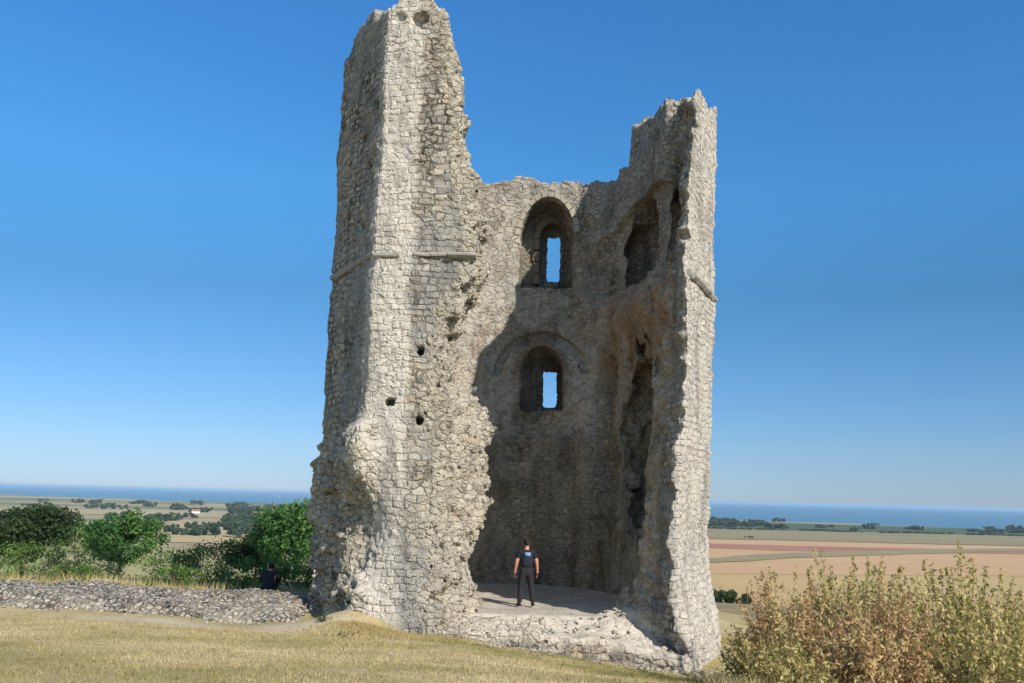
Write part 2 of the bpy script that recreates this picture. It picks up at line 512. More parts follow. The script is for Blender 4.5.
# fields: thin sheets on the plain
def field(name, pts, c, c2, dz):
    M = NM(name + "_surface")
    p = M.pos()
    n = M.noise(M.mapping(p, (0.006, 0.02, 1)), 1.0, 6, 0.65)
    n2 = M.noise(M.mapping(p, (0.02, 0.3, 1)), 1.0, 3, 0.6)
    M.col(M.mix(M.maprange(n, 0.35, 0.65), c, M.mix(M.maprange(n2, 0.35, 0.65), c, c2)))
    P = []
    for (a, b) in zip(pts, pts[1:] + pts[:1]):
        L = math.hypot(b[0] - a[0], b[1] - a[1])
        for t in np.linspace(0, 1, 24, endpoint=False):
            e = math.sin(math.pi * t) ** .5
            x = a[0] + (b[0] - a[0]) * t; y = a[1] + (b[1] - a[1]) * t
            P.append((x + e * 6 * float(vnoise(x, y, 0 * x, .02, 3)), y + e * 9 * float(fbm(np.float32(x), np.float32(y), np.float32(0), .012, 3, 4)), PLAIN + 0.2 + dz))
    o = mesh_obj(name, P, [tuple(range(len(P)))], M.m, smooth=False)
    tag(o, kind="structure")
field("stubble_field", [(120, 480), (520, 480), (620, 860), (330, 800), (160, 770), (60, 730)], (0.40, 0.275, 0.115), (0.45, 0.32, 0.145), 0.2)
field("ploughed_field", [(60, 690), (160, 730), (330, 760), (620, 820), (900, 1010), (1000, 1390), (500, 1400), (60, 1390)], (0.45, 0.275, 0.135), (0.50, 0.33, 0.17), 0.4)
field("fallow_strip", [(240, 1120), (420, 1090), (600, 1150), (820, 1170), (700, 1245), (480, 1230), (200, 1250)], (0.30, 0.13, 0.085), (0.39, 0.21, 0.13), 0.7)
field("rough_pasture", [(60, 800), (190, 850), (330, 985), (620, 1190), (900, 1330), (900, 1385), (600, 1250), (320, 1050), (190, 905), (60, 850)], (0.22, 0.19, 0.085), (0.32, 0.245, 0.12), 0.9)
field("pasture", [(60, 1410), (1000, 1420), (1300, 1950), (100, 1930)], (0.22, 0.18, 0.085), (0.31, 0.245, 0.13), 0.4)
field("meadow", [(100, 1950), (1400, 1990), (1500, 2450), (100, 2950)], (0.055, 0.085, 0.04), (0.10, 0.125, 0.055), 0.5)
field("stubble_field", [(-900, 900), (-60, 1000), (-100, 1450), (-1200, 1500)], (0.38, 0.29, 0.145), (0.44, 0.33, 0.175), 0.4)
field("pasture", [(-700, 560), (-40, 560), (-60, 880), (-900, 860)], (0.28, 0.26, 0.10), (0.40, 0.32, 0.17), 0.4)
field("stubble_field", [(-1500, 1900), (-500, 1850), (-420, 2200), (-1500, 2300)], (0.33, 0.27, 0.14), (0.40, 0.32, 0.18), 0.5)
# ------------------------------------------------------------------ the ruined tower
OUTER = [(-5.42, 26.0), (-3.67, 23.0), (-2.68, 22.78), (-1.0, 22.75), (0.8, 22.55), (2.8, 22.65), (4.5, 23.0), (6.0, 26.4),
         (5.75, 29.8), (4.6, 32.4), (2.8, 33.9), (0.4, 34.3), (-2.0, 33.9), (-4.1, 32.2), (-5.15, 29.4)]
INNER = [(4.16, 24.6), (4.28, 26.5), (4.02, 28.8), (3.3, 30.6), (2.3, 31.6), (0.5, 32.1), (-1.5, 31.8), (-3.0, 30.5),
         (-3.7, 28.0), (-3.4, 25.6), (-2.4, 24.5), (0.0, 24.2), (2.6, 24.3)]
INNER_UP = [(4.25, 24.6), (4.2, 26.5)] + INNER[2:]
TOPS = np.array([(-5.46, 25.9, 16.15), (-5.3, 26.9, 16.5), (-4.6, 24.8, 16.75), (-3.8, 23.1, 16.45), (-3.0, 23, 16.75), (-2.4, 23, 16.6),
                 (-1.5, 23, 15.6), (-4.6, 28.5, 16.2), (-3.6, 31.0, 14.9), (-4.3, 30.2, 15.2),
                 (-2.0, 33, 14.7), (-0.6, 33, 14.6), (0.9, 33, 14.65), (2.3, 32.8, 14.6), (3.4, 32.2, 14.4), (3.6, 31.2, 14.25), (4.4, 30.2, 14.5),
                 (4.2, 29.7, 14.8), (4.9, 29.8, 14.9), (4.3, 28.9, 15.8), (4.9, 28.8, 15.85), (4.4, 27.6, 15.75), (5.7, 28.3, 15.8), (4.5, 26.6, 15.55), (5.5, 27, 15.4), (4.6, 26, 15.2), (5.0, 24.6, 14.6), (4.9, 23.2, 13.95), (6.1, 26.2, 14.9), (5.6, 24.6, 14.5)], dtype=np.float32)

TOPS_R = np.array([(4.3, 28.9, 15.65), (4.9, 28.8, 15.85), (4.4, 27.6, 15.55), (5.7, 28.3, 15.6), (4.5, 26.6, 15.3), (5.5, 27, 15.4), (4.6, 25.6, 15.0), (5.0, 24.6, 14.6),
                   (4.9, 23.2, 13.5), (6.1, 26.2, 14.9), (5.6, 24.6, 14.5), (4.8, 30.6, 16.3)], dtype=np.float32)
TOPS_L = TOPS[(TOPS[:, 0] < 3.7)]
TOPS_L = np.concatenate([TOPS_L, np.array([(3.7, 30.0, 14.4), (4.1, 30.4, 14.5), (3.7, 29.0, 14.35)], dtype=np.float32)])
def top_z(x, y):
    st = sstep(-0.03, 0.10, x - 0.1335 * y + 0.12 * vnoise(x, y, y * 0, 1.3, 71)) * sstep(1.5, 2.5, x)
    return idw(x, y, TOPS_L) * (1 - st) + idw(x, y, TOPS_R) * st

def idw(x, y, T):
    num = 0; den = 0
    for (a, b, c) in T:
        d2 = (x - a) ** 2 + (y - b) ** 2 + 0.03
        wgt = 1.0 / (d2 * d2 * d2)
        num = num + wgt * c; den = den + wgt
    return num / den

XL_F = ([-2, 0.5, 2.4, 4.1, 5.6, 6.9, 8.0, 9.3, 11, 12.9, 13.9, 14.9, 16.2, 16.6], [-1.6, -1.6, -1.68, -1.75, -1.8, -1.8, -1.5, -1.02, -1.1, -1.27, -1.42, -1.56, -2.05, -2.4])
XL_B = ([-2, -.2, 1.1, 2.1, 3.7, 4.77, 5.45, 5.98, 7.2, 8.65, 10.1, 11.8, 14.25, 16.5], [-.6, -.66, -.85, -.73, -.27, -.20, -.55, -1.50, -1.52, -.72, -.63, -1.13, -1.38, -1.9])
XR_F = ([-2, -.7, -.1, .6, 2.7, 4.0, 5.6, 7.0, 9.3, 11.7, 13.9], [4.7, 4.54, 4.15, 4.06, 4.07, 4.22, 4.45, 4.6, 4.5, 4.66, 4.96])

def foundation_top(x, y):
    f = -0.16 - 0.035 * (x + 0.7)
    f = np.where(x > 2.2, f - 0.16 * (x - 2.2), f)
    return f + (0.0 - f) * sstep(22.9, 24.6, y) + 0.22 * sstep(1.4, 3.2, x) * sstep(23.1, 24.3, y)

def ell(x, y, z, c, r):
    q = np.sqrt(((x - c[0]) / r[0]) ** 2 + ((y - c[1]) / r[1]) ** 2 + ((z - c[2]) / r[2]) ** 2)
    return (q - 1.0) * min(r)

def arch(u, v, hw, z0, zs, rise):
    """2D distance-like: pointed/round arch opening, |u|<hw, z0<v, springing at zs, apex zs+rise"""
    hh = np.where(v > zs, hw * np.sqrt(np.clip(1 - ((v - zs) / rise) ** 1.7, 0, 1)), hw)
    d = np.abs(u) - hh
    d = np.where(v > zs + rise * 0.98, np.maximum(d, v - zs - rise), d)
    return np.maximum(d * 0.8, z0 - v)

def tower_parts(x, y, z):
    lean = 0.037 * (z - 8.5) * sstep(1.5, 4.5, x)
    xs = x - lean
    n_lo = fbm(x, y, z, 0.55, 3, 1)
    n_mid = fbm(x, y, z, 1.9, 3, 2)
    n_co = vnoise(x * 0.7, y * 0.7, z, 4.2, 3)
    do = polyd(xs, y, OUTER)
    flare = 0.42 * sstep(1.7, -1.0, z) * sstep(2.0, 4.4, x) + 0.12 * sstep(1.2, -0.6, z) * sstep(1.0, -1.0, x)
    # lower left: facing robbed away, a ragged swelling core is left
    lowl = sstep(5.3, 4.3, z) * sstep(-3.2, -3.9, x) * sstep(31, 28, y)
    swell = lowl * (0.13 * np.exp(-((z - 3.9) / 0.9) ** 2) - 0.05)
    cor = np.exp(-(((x + 3.75) / 0.55) ** 2 + ((y - 23.2) / 0.8) ** 2))
    corner = cor * ((0.40 + 0.30 * n_co + 0.2 * n_mid) * sstep(4.95, 4.6, z) * sstep(3.1, 4.0, z) - 0.62 * np.exp(-((z - 2.1) / 0.95) ** 2) + 0.15 * np.exp(-((z - 0.3) / 0.5) ** 2))
    do = do - flare - swell - corner + 0.05 * n_lo + 0.035 * n_mid + lowl * (0.20 * n_mid + 0.21 * n_co)
    do = do - 0.05 * sstep(8.9, 8.8, z)                                     # set-back at the string course
    up = sstep(9.75, 9.55, z)
    di = polyd(xs, y, INNER) * up + polyd(xs, y, INNER_UP) * (1 - up)
    thick = 0.10 * up * sstep(1.5, 3.5, x) + 0.22 * sstep(5.25, 5.0, z + 0.15 * n_mid) * sstep(30, 31, y) + 0.42 * np.exp(-((z - 8.9) / 0.62) ** 2) * sstep(2.6, 3.4, x) * sstep(30.2, 29.2, y)
    di = di + thick - 0.09 * n_lo - 0.06 * n_mid - 0.10 * (1 - up) * sstep(1.5, 3.5, x)
    d = np.maximum(do, -di)
    d = np.maximum(d, (z - top_z(x, y) - 0.22 * n_mid - 0.10 * n_co) * 0.8)
    # front breach
    t = np.clip((y - 22.8) / 1.6, -0.2, 1.5)
    xl = np.interp(z, *XL_F) * (1 - t) + np.interp(z, *XL_B) * t
    xl = xl - 0.20 * sstep(10, 11.5, z) + 0.19 * n_mid + 0.15 * n_co
    xr = np.interp(z, *XR_F) - (-0.02 + 0.19 * sstep(9.9, 9.0, z) + 0.14 * sstep(4.0, 2.0, z)) * np.clip(y - 23.1, 0, 3.2) + 0.13 * n_mid + 0.11 * n_co
    br = np.maximum(np.maximum((xl - x) * 0.75, (x - xr) * 0.85), y - 26.2)
    br = np.maximum(br, foundation_top(x, y) + 0.08 * n_mid + 0.05 * n_co - z)
    d = np.maximum(d, -br)
    # ---- back wall embrasures and slits
    wob = 0.05 * n_mid + 0.02 * n_co
    def slot(dd, u, v, hw, z0, zs, rise, y0, y1):
        a = arch(u + wob, v + wob, hw, z0, zs, rise)
        return np.maximum(dd, -np.maximum(a, np.maximum(y0 - y, y - y1)))
    splay = np.clip((y - 32.1) / 1.1, 0, 1)
    d = slot(d, x - 1.20 + 0.10 * splay, z, 0.98 - 0.16 * splay, 10.55, 12.55, 1.42 - 0.2 * splay, 30.5, 33.3)
    d = slot(d, x - 1.45, z, 0.53, 10.9, 12.75, 0.7, 33.0, 33.75)
    a = np.maximum(np.abs(x - 1.535) - 0.24, np.abs(z - 12.12) - 0.90)
    d = np.maximum(d, -np.maximum(a + 0.02 * n_co, np.maximum(33.2 - y, y - 36)))
    d = slot(d, x - 1.06 - 0.35 * splay, z, 0.80 - 0.36 * splay, 6.05, 7.45, 0.92 - 0.2 * splay, 30.5, 33.5)
    a = np.maximum(np.abs(x - 1.47) - 0.25, np.abs(z - 7.02) - 0.68)
    d = np.maximum(d, -np.maximum(a + 0.02 * n_co, np.maximum(33.2 - y, y - 36)))
    # shallow relieving arch round the lower embrasure
    ra = np.abs(np.hypot(x - 1.05, (z - 7.2)) - 1.55) - 0.13
    d = np.maximum(d, -np.maximum(np.maximum(ra, 7.3 - z), np.maximum(31.0 - y, di - 0.20)))
    # ---- right wall: upper two-light opening under one pointed arch
    def side(dd, yc, hw, z0, zs, rise, depth):
        a = arch(y - yc + wob, z + wob, hw, z0, zs, rise)
        return np.maximum(dd, -np.maximum(np.maximum(a, di - depth), np.maximum(2.0 - x, do + 0.5)))
    d = side(d, 28.2, 3.3, 10.05, 11.2, 1.8, 0.30)
    d = side(d, 29.1, 1.25, 10.2, 11.8, 1.15, 1.15)
    d = side(d, 25.55, 1.05, 10.2, 11.9, 1.0, 1.0)
    tun = np.maximum(np.maximum(np.abs(di - 0.78) - 0.36 + wob, do + 0.42), np.maximum(np.abs(z - 11.3) - 1.15, np.abs(y - 28.7) - 4.4))
    d = np.maximum(d, -np.maximum(tun, 3.0 - x))
    # ---- lower recess beneath the corbelled mass, an arched niche and a rift beside it
    rec = ell(x, y, z, (4.25, 27.7, 4.8), (1.0, 2.0, 3.2))
    d = np.maximum(d, -(rec + 0.18 * n_mid))
    d = side(d, 30.3, 0.62, 3.2, 6.9, 0.9, 0.6)
    rift = np.maximum(np.hypot((x - 4.45 - 0.037 * (z - 4)) / 0.48, (y - 25.7) / 0.30) - 1 + 0.35 * n_mid, np.abs(z - 4.9) - 2.4) * 0.28
    d = np.maximum(d, -rift)
    # wall foot spreads on the right inside
    foot = np.maximum(ell(x, y, z, (4.3, 25.2, -0.6), (1.3, 2.3, 1.9)) + 0.2 * n_mid, -do * 0 - 9)
    foot = np.maximum(foot, do)
    foot = np.maximum(foot, xr - 0.1 - 1.2 * np.clip(y - 23.4, 0, 2.5) + 0.12 * n_mid - x)
    d = np.minimum(d, foot)
    # ---- putlog holes and lost stones
    # rear slot of the two-light opening shows as a dark cleft in the broken end
    for (hx, hz, hw, hh) in ((-3.03, 5.32, .11, .09), (-2.30, 4.86, .09, .09), (-2.35, 6.62, .08, .09), (-1.05, 7.95, .2, .13)):
        a = np.maximum(np.abs(x - hx + wob) - hw, np.abs(z - hz) - hh)
        d = np.maximum(d, -np.maximum(a, np.maximum(y - 23.35, 22 - y)))
    for (hy, hz) in ((23.8, 8.0), (23.9, 10.2), (24.2, 12.9), (25.0, 12.4), (23.9, 12.0), (24.4, 6.4), (24.9, 9.1), (23.6, 13.6)):
        a = np.maximum(np.abs(y - hy) - 0.13, np.abs(z - hz) - 0.10)
        d = np.maximum(d, -np.maximum(a, np.maximum(x + 3.1, -do - 0.4)))
    for (hx, hz, r) in ((-3.35, 15.95, .26), (-2.75, 15.85, .28)):
        d = np.maximum(d, -ell(x, y, z, (hx, 22.75, hz), (r, .35, r * .8)))
    for (hx, hy, hz, r) in ((4.75, 23.0, 12.3, .28), (4.5, 23.2, 10.0, .25), (4.3, 23.1, 5.2, .22)):
        d = np.maximum(d, -ell(x, y, z, (hx, hy, hz), (r, .3, r * .8)))
    d = np.maximum(d, -2.2 - z)
    return d, do, di, br

def tower_fn(x, y, z):
    return tower_parts(x, y, z)[0]

tower = tag(empty("ruined_tower", (0.3, 28.0, 0.0)), "tall roofless ruined stone castle tower, its front fallen away between two standing piers", "tower")
BASE = np.array([0.3, 28.0, 0.0])
V, Q = build_sdf(tower_fn, (-6.4, 21.6, -2.4), (7.2, 35.2, 17.6), 0.058)
x, y, z = V.T.astype(np.float32)
d, do, di, br = tower_parts(x, y, z)
interior = sstep(-0.75, -0.95, do) * (1 - sstep(0.9, 0.6, z * 0 + 1))
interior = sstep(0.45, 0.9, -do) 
core = sstep(-0.35, -0.12, -br) * (y < 26.3)
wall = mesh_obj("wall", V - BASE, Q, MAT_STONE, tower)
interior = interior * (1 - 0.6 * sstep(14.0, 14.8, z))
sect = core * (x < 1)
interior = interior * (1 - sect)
# inner-wall colour weakens with height, so the upper walls are paler
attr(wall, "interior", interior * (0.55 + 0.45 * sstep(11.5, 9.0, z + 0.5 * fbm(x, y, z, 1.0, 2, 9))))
lowcore = 0.9 * sstep(5.2, 4.5, z + 0.4 * vnoise(x, y, z, 1.5, 91)) * sstep(-3.25, -3.75, x + 0.25 * vnoise(x, y, z, 1.5, 92))
attr(wall, "core", np.maximum(core * (x < 1), lowcore))
attr(wall, "stain", (y > 29.5) * (interior > 0.5) * sstep(5.25, 5.0, z + 0.12 * fbm(x, y, z, 1.9, 3, 2)))
attr(wall, "rust", sstep(2.9, 3.4, x) * sstep(6.2, 7.6, z) * sstep(10.2, 9.2, z) * sstep(0.3, 0.6, -do))
pale = sstep(-2.55, -2.75, x + 0.07 * vnoise(x * 0, y * 0, z, 3.0, 4)) * sstep(23.6, 23.1, y)
pale = np.maximum(pale, 0.75 * sstep(4.0, 4.3, x) * sstep(-0.3, -0.15, do))
attr(wall, "pale", pale)
pl = sstep(0.30, 0.2, np.abs(x + 0.72)) * (np.abs(z - 7.0) < 1.7) * (y > 30) + 0.8 * sstep(0.5, 0.3, np.abs(np.abs(x - 1.1) - 1.45)) * sstep(5.2, 5.6, z) * sstep(8.8, 7.8, z) * (y > 30) + 0.7 * sstep(0.10, 0.45, fbm(x, y, z, 0.8, 3, 21)) * sstep(4.6, 5.6, z) * (z < 14)
pl = np.clip(pl + (np.abs(z - 9.0) < 0.7) * (x > 3) * 0.4, 0, 1)
attr(wall, "plaster", pl)
attr(wall, "chalk", (sstep(0.35, 0.15, z) * sstep(-1.1, -0.7, x) * sstep(4.4, 3.8, x) * (y < 25.5) * sstep(0.30, 0.12, np.abs(z - foundation_top(x, y)))))
recess_shade = (y > 32.25) * (x > 0) * (x < 2.5) * (z > 5.5) * (z < 14.3) * sstep(0.15, 0.4, -do)  # painted shade: back embrasures here, right-wall openings and hollows below
recess_shade = np.maximum(recess_shade, (0.2 + 0.5 * (z > 9.8)) * (x > 3) * (di > 0.38) * sstep(0.3, 0.6, -do) * (z > 3) * (z < 13.6) * (y > 24.7) * (y < 31))
recess_shade = recess_shade * (0.65 + 0.35 * vnoise(x, y, z, 1.6, 81))
attr(wall, "recess_shade", np.clip(recess_shade, 0, 1))

# string course, lintel: dressed stone pieces that stand proud of the wall
MAT_DRESSED = plain_mat("dressed_limestone", (0.27, 0.25, 0.215), 0.95, 0.5, 9.0, 0.05)
def moulding(name, runs, zc, hgt, proud, back=0.25, seed=0, lean=0.0):
    rr = np.random.default_rng(seed)
    Vv, Ff = [], []
    for (a, b) in runs:
        a = np.array(a, float); b = np.array(b, float)
        L = np.linalg.norm(b - a); t = (b - a) / L; nrm = np.array([t[1], -t[0]])
        n = max(1, int(L / 0.42)); ed = np.linspace(0, L, n + 1)
        for i in range(n):
            
            p0 = a + t * (ed[i] + 0.008); p1 = a + t * (ed[i + 1] - 0.008)
            pr = proud * rr.uniform(0.55, 1.1); dz = rr.uniform(-.015, .015); h = hgt * rr.uniform(0.85, 1.1)
            base = len(Vv)
            prof = [(-back, h / 2), (pr * 0.75, h / 2), (pr, h * 0.22), (pr * 0.9, -h * 0.15), (pr * 0.35, -h / 2), (-back, -h / 2)]
            for p in (p0, p1):
                for (o, zz) in prof:
                    q = p + nrm * (o + rr.uniform(-.008, .008)); Vv.append((q[0] - BASE[0], q[1] - BASE[1], zc + dz + zz + rr.uniform(-.014, .014)))
            m = len(prof)
            for e in range(m):
                f = (e + 1) % m
                Ff.append((base + e, base + f, base + m + f, base + m + e))
            Ff.append(tuple(base + e for e in range(m))[::-1]); Ff.append(tuple(base + m + e for e in range(m)))
    return mesh_obj(name, Vv, Ff, MAT_DRESSED, tower, smooth=False)
moulding("string_course", [((-5.40, 25.97), (-3.69, 23.03))], 9.24, 0.13, 0.07, seed=1)
moulding("string_course", [((-3.72, 22.98), (-3.0, 22.85))], 9.20, 0.11, 0.065, seed=2)
moulding("string_course", [((-2.62, 22.76), (-1.75, 22.75))], 9.20, 0.10, 0.045, seed=2)
moulding("string_course", [((4.60, 23.04), (6.02, 26.30))], 8.95, 0.19, 0.13, seed=11)
moulding("lintel_slab", [((-1.72, 22.74), (-0.98, 22.73))], 9.16, 0.12, 0.14, seed=4)

# dressed rings round the embrasures of the back wall
def arch_ring(name, cx, hw, zs, rise, yf, dep, wid, mat, z0=None, seed=0):
    rr = np.random.default_rng(seed)
    pts = []
    if z0 is not None:
        for zz in np.linspace(z0, zs, 5)[:-1]: pts.append((-hw, zz, -1, 0))
    for a in np.linspace(math.pi, 0, 15):
        ca, sa = math.cos(a), math.sin(a)
        pts.append((hw * ca, zs + rise * max(sa, 0) ** 1.15, ca, sa))
    if z0 is not None:
        for zz in np.linspace(zs, z0, 5)[1:]: pts.append((hw, zz, 1, 0))
    Vv, Ff = [], []
    for i in range(len(pts) - 1):
        p, q = pts[i], pts[i + 1]
        b = len(Vv); pr = rr.uniform(-.03, .02); w2 = wid * rr.uniform(.85, 1.15)
        for (u, zz, nx, nz), s in ((p, .06), (q, -.06)):
            tx, tz = q[0] - p[0], q[1] - p[1]
            for o in (0, w2):
                yw = yf - (0.278 * (cx + u - 0.5) if yf < 32.5 else 0.0)
                for yy in (yw + pr, yw + dep):
                    Vv.append((cx + u + tx * s + nx * o - BASE[0], yy - BASE[1], zz + tz * s + nz * o))
        Ff += [(b, b + 1, b + 5, b + 4), (b + 2, b + 6, b + 7, b + 3), (b, b + 4, b + 6, b + 2), (b + 1, b + 3, b + 7, b + 5), (b, b + 2, b + 3, b + 1), (b + 4, b + 5, b + 7, b + 6)]
    return mesh_obj(name, Vv, Ff, mat, tower, smooth=False)
MAT_ARCH = plain_mat("arch_stone", (0.33, 0.29, 0.225), 0.95, 0.35, 5.0, 0.03)
MAT_ARCH_D = plain_mat("dark_arch_stone", (0.20, 0.155, 0.115), 0.95, 0.4, 5.0, 0.03)  # darker tone of the arch stone
arch_ring("embrasure_arch", 1.20, 0.99, 12.55, 1.42, 32.02, 0.5, 0.17, MAT_ARCH, None, 1)
arch_ring("rear_arch", 1.45, 0.50, 12.75, 0.66, 33.20, 0.35, 0.22, MAT_ARCH_D, 10.95, 2)
arch_ring("embrasure_arch", 1.06, 0.81, 7.45, 0.92, 31.98, 0.5, 0.15, MAT_ARCH_D, None, 3)

# floor of the tower
n = 90
u = np.linspace(-4.0, 5.0, n); v = np.linspace(24.0, 32.6, n)
U, W = np.meshgrid(u, v, indexing='ij')
dd = polyd(U.ravel().astype(np.float32), W.ravel().astype(np.float32), INNER).reshape(U.shape)
Z = 0.02 + 0.03 * fbm(U, W, U * 0, 0.8, 3, 3) + 0.10 * sstep(-0.7, 0.1, dd) * sstep(25.5, 27, W) - 0.02 - 0.16 * sstep(0.05, 0.33, dd) * sstep(25.2, 24.6, W)
k = np.arange(n * n).reshape(n, n)
keep = (dd < 0.35)
Q = np.stack([k[:-1, :-1], k[1:, :-1], k[1:, 1:], k[:-1, 1:]], -1).reshape(-1, 4)
kk = keep[:-1, :-1].ravel() & keep[1:, 1:].ravel()
M = NM("trodden_chalk_floor")
p = M.pos()
a = M.noise(p, 1.2, 5, 0.65); b = M.noise(p, 24, 4, 0.7)
c = M.mix(M.maprange(a, 0.35, 0.65), (0.37, 0.33, 0.27), (0.50, 0.45, 0.375))
c = M.mix(M.maprange(b, 0.5, 0.72), c, (0.26, 0.23, 0.19))
M.col(c); M.bump(M.math('ADD', b, M.math('MULTIPLY', a, 2)), 0.7, 0.03)
fl = mesh_obj("floor", np.stack([U, W, Z], -1).reshape(-1, 3), Q[kk], M.m)
tag(fl, kind="structure")
# ------------------------------------------------------------------ low remains of the curtain wall
def gz(x, y): return float(ground_z(np.array([x]), np.array([y]))[0])

u = np.arange(-30.0, -4.5, 0.09); v = np.arange(22.7, 27.6, 0.09)
U, W = np.meshgrid(u, v, indexing='ij')
n1 = fbm(U, W, U * 0, 0.6, 3, 31); n2 = fbm(U, W, U * 0, 2.6, 2, 32)
e = np.minimum(np.minimum(W - 22.95 - 0.25 * n1, 27.25 + 0.2 * n1 - W), np.minimum(U + 29.7, -4.85 - U))
Z = ground_z(U, W) - 0.15 + sstep(0.0, 0.9, e) * (0.42 + 0.06 * n1 + 0.05 * n2)
Z = np.where(e < 0.0, Z - 0.2, Z)
k = np.arange(U.size).reshape(U.shape)
Q = np.stack([k[:-1, :-1], k[1:, :-1], k[1:, 1:], k[:-1, 1:]], -1).reshape(-1, 4)
lw = mesh_obj("low_wall", np.stack([U, W, Z], -1).reshape(-1, 3), Q, MAT_RUBBLE)
tag(lw, "low flat-topped rubble footing of a vanished wall running left from the tower", "wall")

# loose stones: lumps of irregular shape in one scatter
def lump(seed, sub=1):
    bm = bmesh.new(); bmesh.ops.create_icosphere(bm, subdivisions=sub, radius=1)
    rr = np.random.default_rng(seed)
    P = np.array([q.co[:] for q in bm.verts]); F = np.array([[q.index for q in f.verts] for f in bm.faces])
    bm.free()
    for _ in range(9):
        nrm = rr.normal(size=3); nrm /= np.linalg.norm(nrm); c = rr.uniform(.35, .65)
        ex = P @ nrm - c
        P = P - np.where(ex > 0, ex, 0)[:, None] * nrm
    return P, F
LUMPS = [lump(s, 2) for s in range(8)]
def scatter_stones(name, spots, mat, label=None, smooth=False):
    Vs, Fs, off = [], [], 0
    for i, (x, y, z, s) in enumerate(spots):
        P, F = LUMPS[i % 8]
        a = rng.uniform(0, 6.28); ca, sa = math.cos(a), math.sin(a)
        sc = np.array([s * rng.uniform(.8, 1.4), s * rng.uniform(.7, 1.1), s * rng.uniform(.5, .8)])
        q = P * sc
        q = np.stack([q[:, 0] * ca - q[:, 1] * sa, q[:, 0] * sa + q[:, 1] * ca, q[:, 2]], 1) + np.array([x, y, z + sc[2] * .25])
        Vs.append(q); Fs.append(F + off); off += len(P)
    o = mesh_obj(name, np.concatenate(Vs), np.concatenate(Fs), mat, smooth=smooth)
    tag(o, label, kind="stuff")
    return o
MAT_LOOSE = NM("loose_stone")
c = MAT_LOOSE.voro(MAT_LOOSE.mapping(MAT_LOOSE.pos(), (4, 4, 4)), 1.0).outputs["Color"]
nn = MAT_LOOSE.noise(MAT_LOOSE.pos(), 18, 4)
MAT_LOOSE.col(MAT_LOOSE.mix(nn, (0.20, 0.18, 0.145), MAT_LOOSE.ramp(MAT_LOOSE.sep(c)[0], [(0, (0.26, 0.235, 0.195)), (.5, (0.45, 0.40, 0.31)), (1, (0.37, 0.335, 0.28))])))
MAT_LOOSE.bump(nn, 0.6, 0.02)
MAT_LOOSE = MAT_LOOSE.m
spots = []
for _ in range(520):                                   # on the low footing
    x = -5.0 - 16 * rng.random() ** 1.4; y = rng.uniform(22.9, 27.2)
    spots.append((x, y, gz(x, y) + 0.17 * sstep(22.9, 23.8, y), rng.uniform(.03, .075)))
for _ in range(130):                                   # on and in front of the broken foundation
    x = rng.uniform(-0.7, 4.3); y = rng.uniform(22.9, 24.8)
    spots.append((x, y, float(foundation_top(np.array(x), np.array(y))) - 0.02, rng.uniform(.03, .075) * (1 + .5 * (x > 2.4))))
for _ in range(120):
    x = rng.uniform(-0.6, 5.2); y = 22.5 - 0.4 * rng.random() ** 2 + (0.35 if x > 3.8 else 0)
    spots.append((x, y, gz(x, y), rng.uniform(.025, .08) * (1.5 if x > 3 else 1)))
for _ in range(60):
    x = rng.uniform(-3, 3.6); y = rng.uniform(24.8, 31)
    spots.append((x, y, 0.0, rng.uniform(.02, .045)))
scatter_stones("loose_stones", spots, MAT_LOOSE, "loose stones scattered over the low footing and the broken foundation")

# ------------------------------------------------------------------ vegetation
def leaf_mat(name, lo, mid, hi, trans=0.35):
    M = NM(name)
    t = M.attr("tint")
    c = M.ramp(t, [(0.0, lo), (0.5, mid), (1.0, hi)])
    M.col(c)
    M.b.inputs["Roughness"].default_value = 0.7
    tr = M.n("ShaderNodeBsdfTranslucent"); M.put(tr.inputs[0], c)
    mx = M.n("ShaderNodeMixShader"); mx.inputs[0].default_value = trans
    M.t.links.new(M.b.outputs[0], mx.inputs[1]); M.t.links.new(tr.outputs[0], mx.inputs[2])
    M.t.links.new(mx.outputs[0], M.out.inputs[0])
    return M.m

def leaves(P, size, seed, aspect=0.55, upright=0.0):
    """one small four-cornered leaf at every point of P"""
    r = np.random.default_rng(seed); n = len(P)
    a = r.normal(size=(n, 3)); a[:, 2] += upright * 2; a /= np.linalg.norm(a, axis=1)[:, None]
    b = r.normal(size=(n, 3)); b -= (b * a).sum(1)[:, None] * a; b /= np.linalg.norm(b, axis=1)[:, None]
    s = size * r.uniform(.6, 1.3, n)[:, None]
    V = np.stack([P - a * s, P + b * s * aspect, P + a * s, P - b * s * aspect], 1).reshape(-1, 3)
    F = np.arange(n * 4).reshape(n, 4)
    return V, F

def tube(path, radii, k=7):
    V, F = [], []
    for i, (p, r) in enumerate(zip(path, radii)):
        p = Vector(p)
        t = (Vector(path[min(i + 1, len(path) - 1)]) - Vector(path[max(i - 1, 0)])).normalized()
        s = t.cross(Vector((0.3, 1, 0.1))).normalized(); q = t.cross(s)
        for j in range(k):
            a = 2 * math.pi * j / k
            V.append(tuple(p + (s * math.cos(a) + q * math.sin(a)) * r))
    for i in range(len(path) - 1):
        for j in range(k):
            F.append((i * k + j, i * k + (j + 1) % k, (i + 1) * k + (j + 1) % k, (i + 1) * k + j))
    return V, F

def join(parts):
    V, F = [], []
    for (v, f) in parts:
        o = len(V); V += list(v); F += [tuple(i + o for i in q) for q in f]
    return V, F

